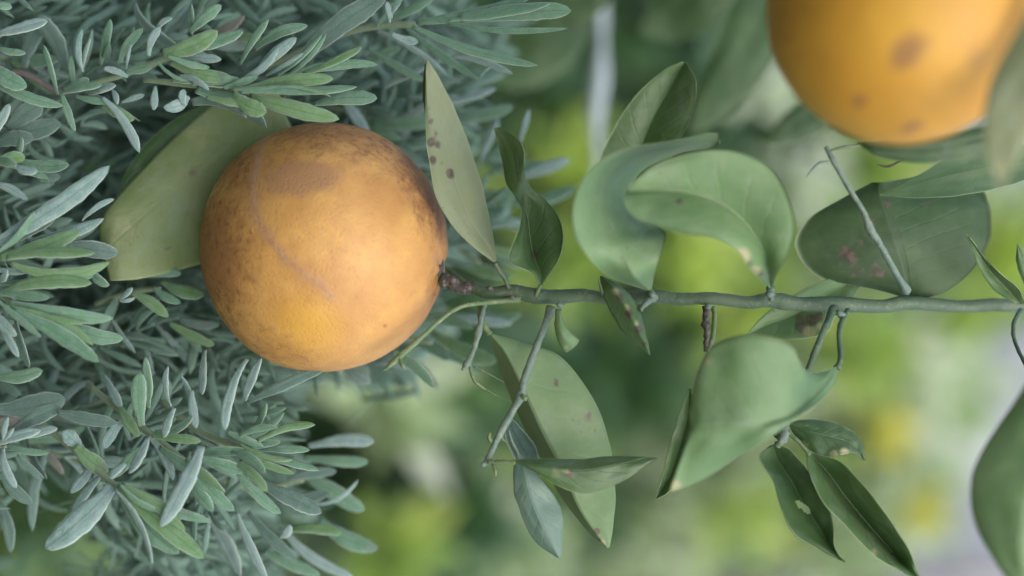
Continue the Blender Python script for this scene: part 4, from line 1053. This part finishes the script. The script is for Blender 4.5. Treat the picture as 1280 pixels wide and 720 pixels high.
shoot([(250, 590, 50, 4), (320, 610, 48, 4), (380, 600, 46, 3)], [
    (385, 558, 467, 552, 17, 's', 46, 44), (380, 572, 460, 577, 15, 'g', 46, 44), (388, 630, 447, 600, 7, 's', 40, 36), (372, 585, 455, 638, 22, 'g', 50, 48), (360, 664, 427, 668, 15, 'f', 36, 34), (400, 650, 472, 686, 22, 'g', 50, 48), (350, 672, 362, 656, 12, 's', 28, 26), (350, 660, 440, 720, 14, 's', 44, 40),
    (296, 640, 334, 728, 13, 's', 20, 16), (310, 640, 370, 700, 14, 'd', 34), (260, 645, 300, 720, 20, 's', 36), (330, 690, 400, 720, 16, 'g', 40), (360, 600, 420, 590, 14, 'd', 44), (340, 620, 410, 615, 16, 'd', 46)])
shoot([(120, 380, 40, 3.5), (165, 365, 34, 4), (200, 360, 30, 3)], [
    (165, 366, 209, 396, 15, 'f', 20, 16), (192, 360, 225, 378, 12, 'g', 22, 20), (202, 352, 254, 368, 17, 'f', 26, 24), (212, 404, 267, 430, 14, 'f', 26, 22), (225, 400, 274, 405, 12, 'd', 30), (150, 375, 165, 360, 8, 's', 12, 10), (150, 376, 168, 372, 6, 's', 12, 10), (155, 345, 226, 342, 12, 'g', 26, 24),
    (140, 400, 168, 440, 7, 's', 30), (150, 420, 185, 424, 8, 'd', 34), (190, 400, 240, 460, 10, 's', 40), (160, 395, 190, 470, 7, 's', 40), (205, 398, 250, 440, 12, 'g', 38)])
shoot([(480, 240, 90, 3), (560, 300, 80, 3.5), (600, 330, 75, 3)], [
    (640, 225, 712, 200, 15, 's', 80, 76), (650, 178, 661, 137, 9, 's', 60, 55), (610, 218, 690, 205, 14, 'g', 82, 80), (620, 250, 720, 232, 16, 'g', 90, 86), (600, 200, 622, 148, 12, 's', 80), (560, 250, 660, 240, 14, 'g', 90), (590, 290, 640, 250, 10, 'g', 80), (585, 300, 660, 320, 12, 'f', 70),
    (600, 270, 690, 290, 16, 'g', 86), (610, 320, 680, 330, 14, 'g', 84), (575, 330, 640, 345, 16, 'f', 60)])
shoot([(440, 400, 60, 3), (500, 420, 54, 3.5), (540, 428, 50, 3)], [
    (490, 440, 541, 484, 14, 'g', 30, 26), (540, 415, 620, 452, 20, 'f', 56, 50), (530, 400, 590, 410, 16, 'g', 54), (430, 455, 462, 478, 16, 's', 50), (520, 430, 560, 450, 18, 'g', 60), (560, 395, 640, 405, 14, 's', 66), (470, 455, 510, 462, 10, 's', 50), (545, 440, 600, 465, 14, 'g', 62), (585, 385, 650, 392, 14, 'g', 70)])
shoot([(380, 130, 70, 3), (450, 140, 64, 3.5), (510, 150, 60, 3)], [
    (465, 152, 545, 150, 18, 'g', 60, 56), (500, 150, 560, 120, 12, 's', 60), (440, 140, 500, 175, 14, 'g', 64), (510, 120, 585, 124, 12, 's', 56), (430, 120, 462, 165, 16, 's', 50), (520, 160, 600, 178, 14, 'g', 66), (500, 180, 520, 140, 12, 's', 70), (560, 130, 620, 110, 12, 's', 60), (540, 150, 640, 132, 16, 'g', 74),
    (460, 60, 530, 100, 12, 'g', 40), (450, 90, 500, 60, 12, 'g', 44), (520, 90, 570, 100, 14, 'd', 50), (480, 110, 530, 85, 9, 's', 40)])


# ---- procedural shoots that fill in between and behind
def allowed(x, y):
    if y < 110: return x < 640
    if y < 200: return x < 600
    if y < 350: return x < 640
    if y < 470: return x < 560
    if y < 600: return x < 400
    return 60 < x < 390 if y > 650 else x < 410


fr = random.Random(5)
made = 0
tries = 0
while made < 400 and tries < 9000:
    tries += 1
    x, y = fr.uniform(-90, 600), fr.uniform(-50, 740)
    dep = 22 + (fr.random() ** 0.9) * 125
    if not allowed(x + 60, y) or (dep < 60 and x > 330): continue
    if dep < 48 and fr.random() < 0.35: continue
    if x < 170 and y > 590: continue
    if dep < 66 and 60 < x < 420 and 110 < y < 400: continue
    ang = fr.gauss(0, 0.55) + (-0.25 if y < 200 else 0.2 if y > 500 else 0)
    L = fr.uniform(55, 115)
    dx, dy = math.cos(ang), math.sin(ang)
    made += 1
    np_ = fr.randint(5, 8)
    singles = N_LEAF[0] < 292 and dep < 44 and x > -40
    so = None
    st = [(x - dx * L * 1.3, y - dy * L * 1.3, dep + 12, 2.6), (x, y, dep + 4, 2.8), (x + dx * L * 0.5, y + dy * L * 0.5, dep, 1.6)]
    so = tube('shoot', st, L_STEM, lav, sides=6, per=4, bumpy=0.1) if singles else None
    if so is None:
        v4 = st
        # stem joins the mass as a thin blade
        filler(st[0][0], st[0][1], st[2][0], st[2][1], 5, st[0][2], st[2][2], fr)
    for k in range(np_):
        t = k / (np_ - 1)
        bx, by = x - dx * L * 0.9 * (1 - t) + dx * L * 0.4 * t, y - dy * L * 0.9 * (1 - t) + dy * L * 0.4 * t
        for sgn in (-1, 1):
            a = ang + sgn * (0.75 - 0.5 * t + fr.uniform(-.2, .25))
            ll = fr.uniform(40, 100) * (1 - 0.3 * t)
            w = fr.uniform(7, 17)
            d0 = dep + 5 * (1 - t); d1 = d0 + fr.uniform(-16, 14)
            if singles and N_LEAF[0] < 292:
                lleaf(so, bx, by, bx + math.cos(a) * ll, by + math.sin(a) * ll, w, fr.choice('gggfsssdddb'), d0, d1)
            else:
                filler(bx, by, bx + math.cos(a) * ll, by + math.sin(a) * ll, w, d0, d1, fr)
fo = mk('foliage', fill_v, fill_f, [L_MASS], lav, uvs=fill_u)
fo['kind'] = 'stuff'
# woody base reaching the soil, below (left of) the frame
for k in range(9):
    a = fr.uniform(-1, 1)
    p = W(fr.uniform(-120, -20), 360 + a * 330, fr.uniform(20, 120))
    wtube('wood_stem', [Vector((a * 0.03, 0.80 + fr.uniform(-.02, .02), -0.02, 0.008)), Vector((p.x * 0.7, 0.79, p.z * 0.5, 0.005)), Vector((*p, 0.0025))], L_WOOD, lav, sides=8, per=8)
low_v, low_f, low_u = fill_v, fill_f, fill_u
fill_v, fill_f, fill_u = [], [], []
for k in range(900):
    x = -60 - fr.random() ** 1.3 * 1500
    y = fr.uniform(-260, 980)
    dep = fr.uniform(0, 260)
    a = fr.gauss(0, 0.8); ll = fr.uniform(60, 120)
    filler(x, y, x + math.cos(a) * ll, y + math.sin(a) * ll, fr.uniform(12, 20), dep, dep + fr.uniform(-20, 20), fr)
fo = mk('foliage', fill_v, fill_f, [L_MASS], lav, uvs=fill_u)
fo['kind'] = 'stuff'
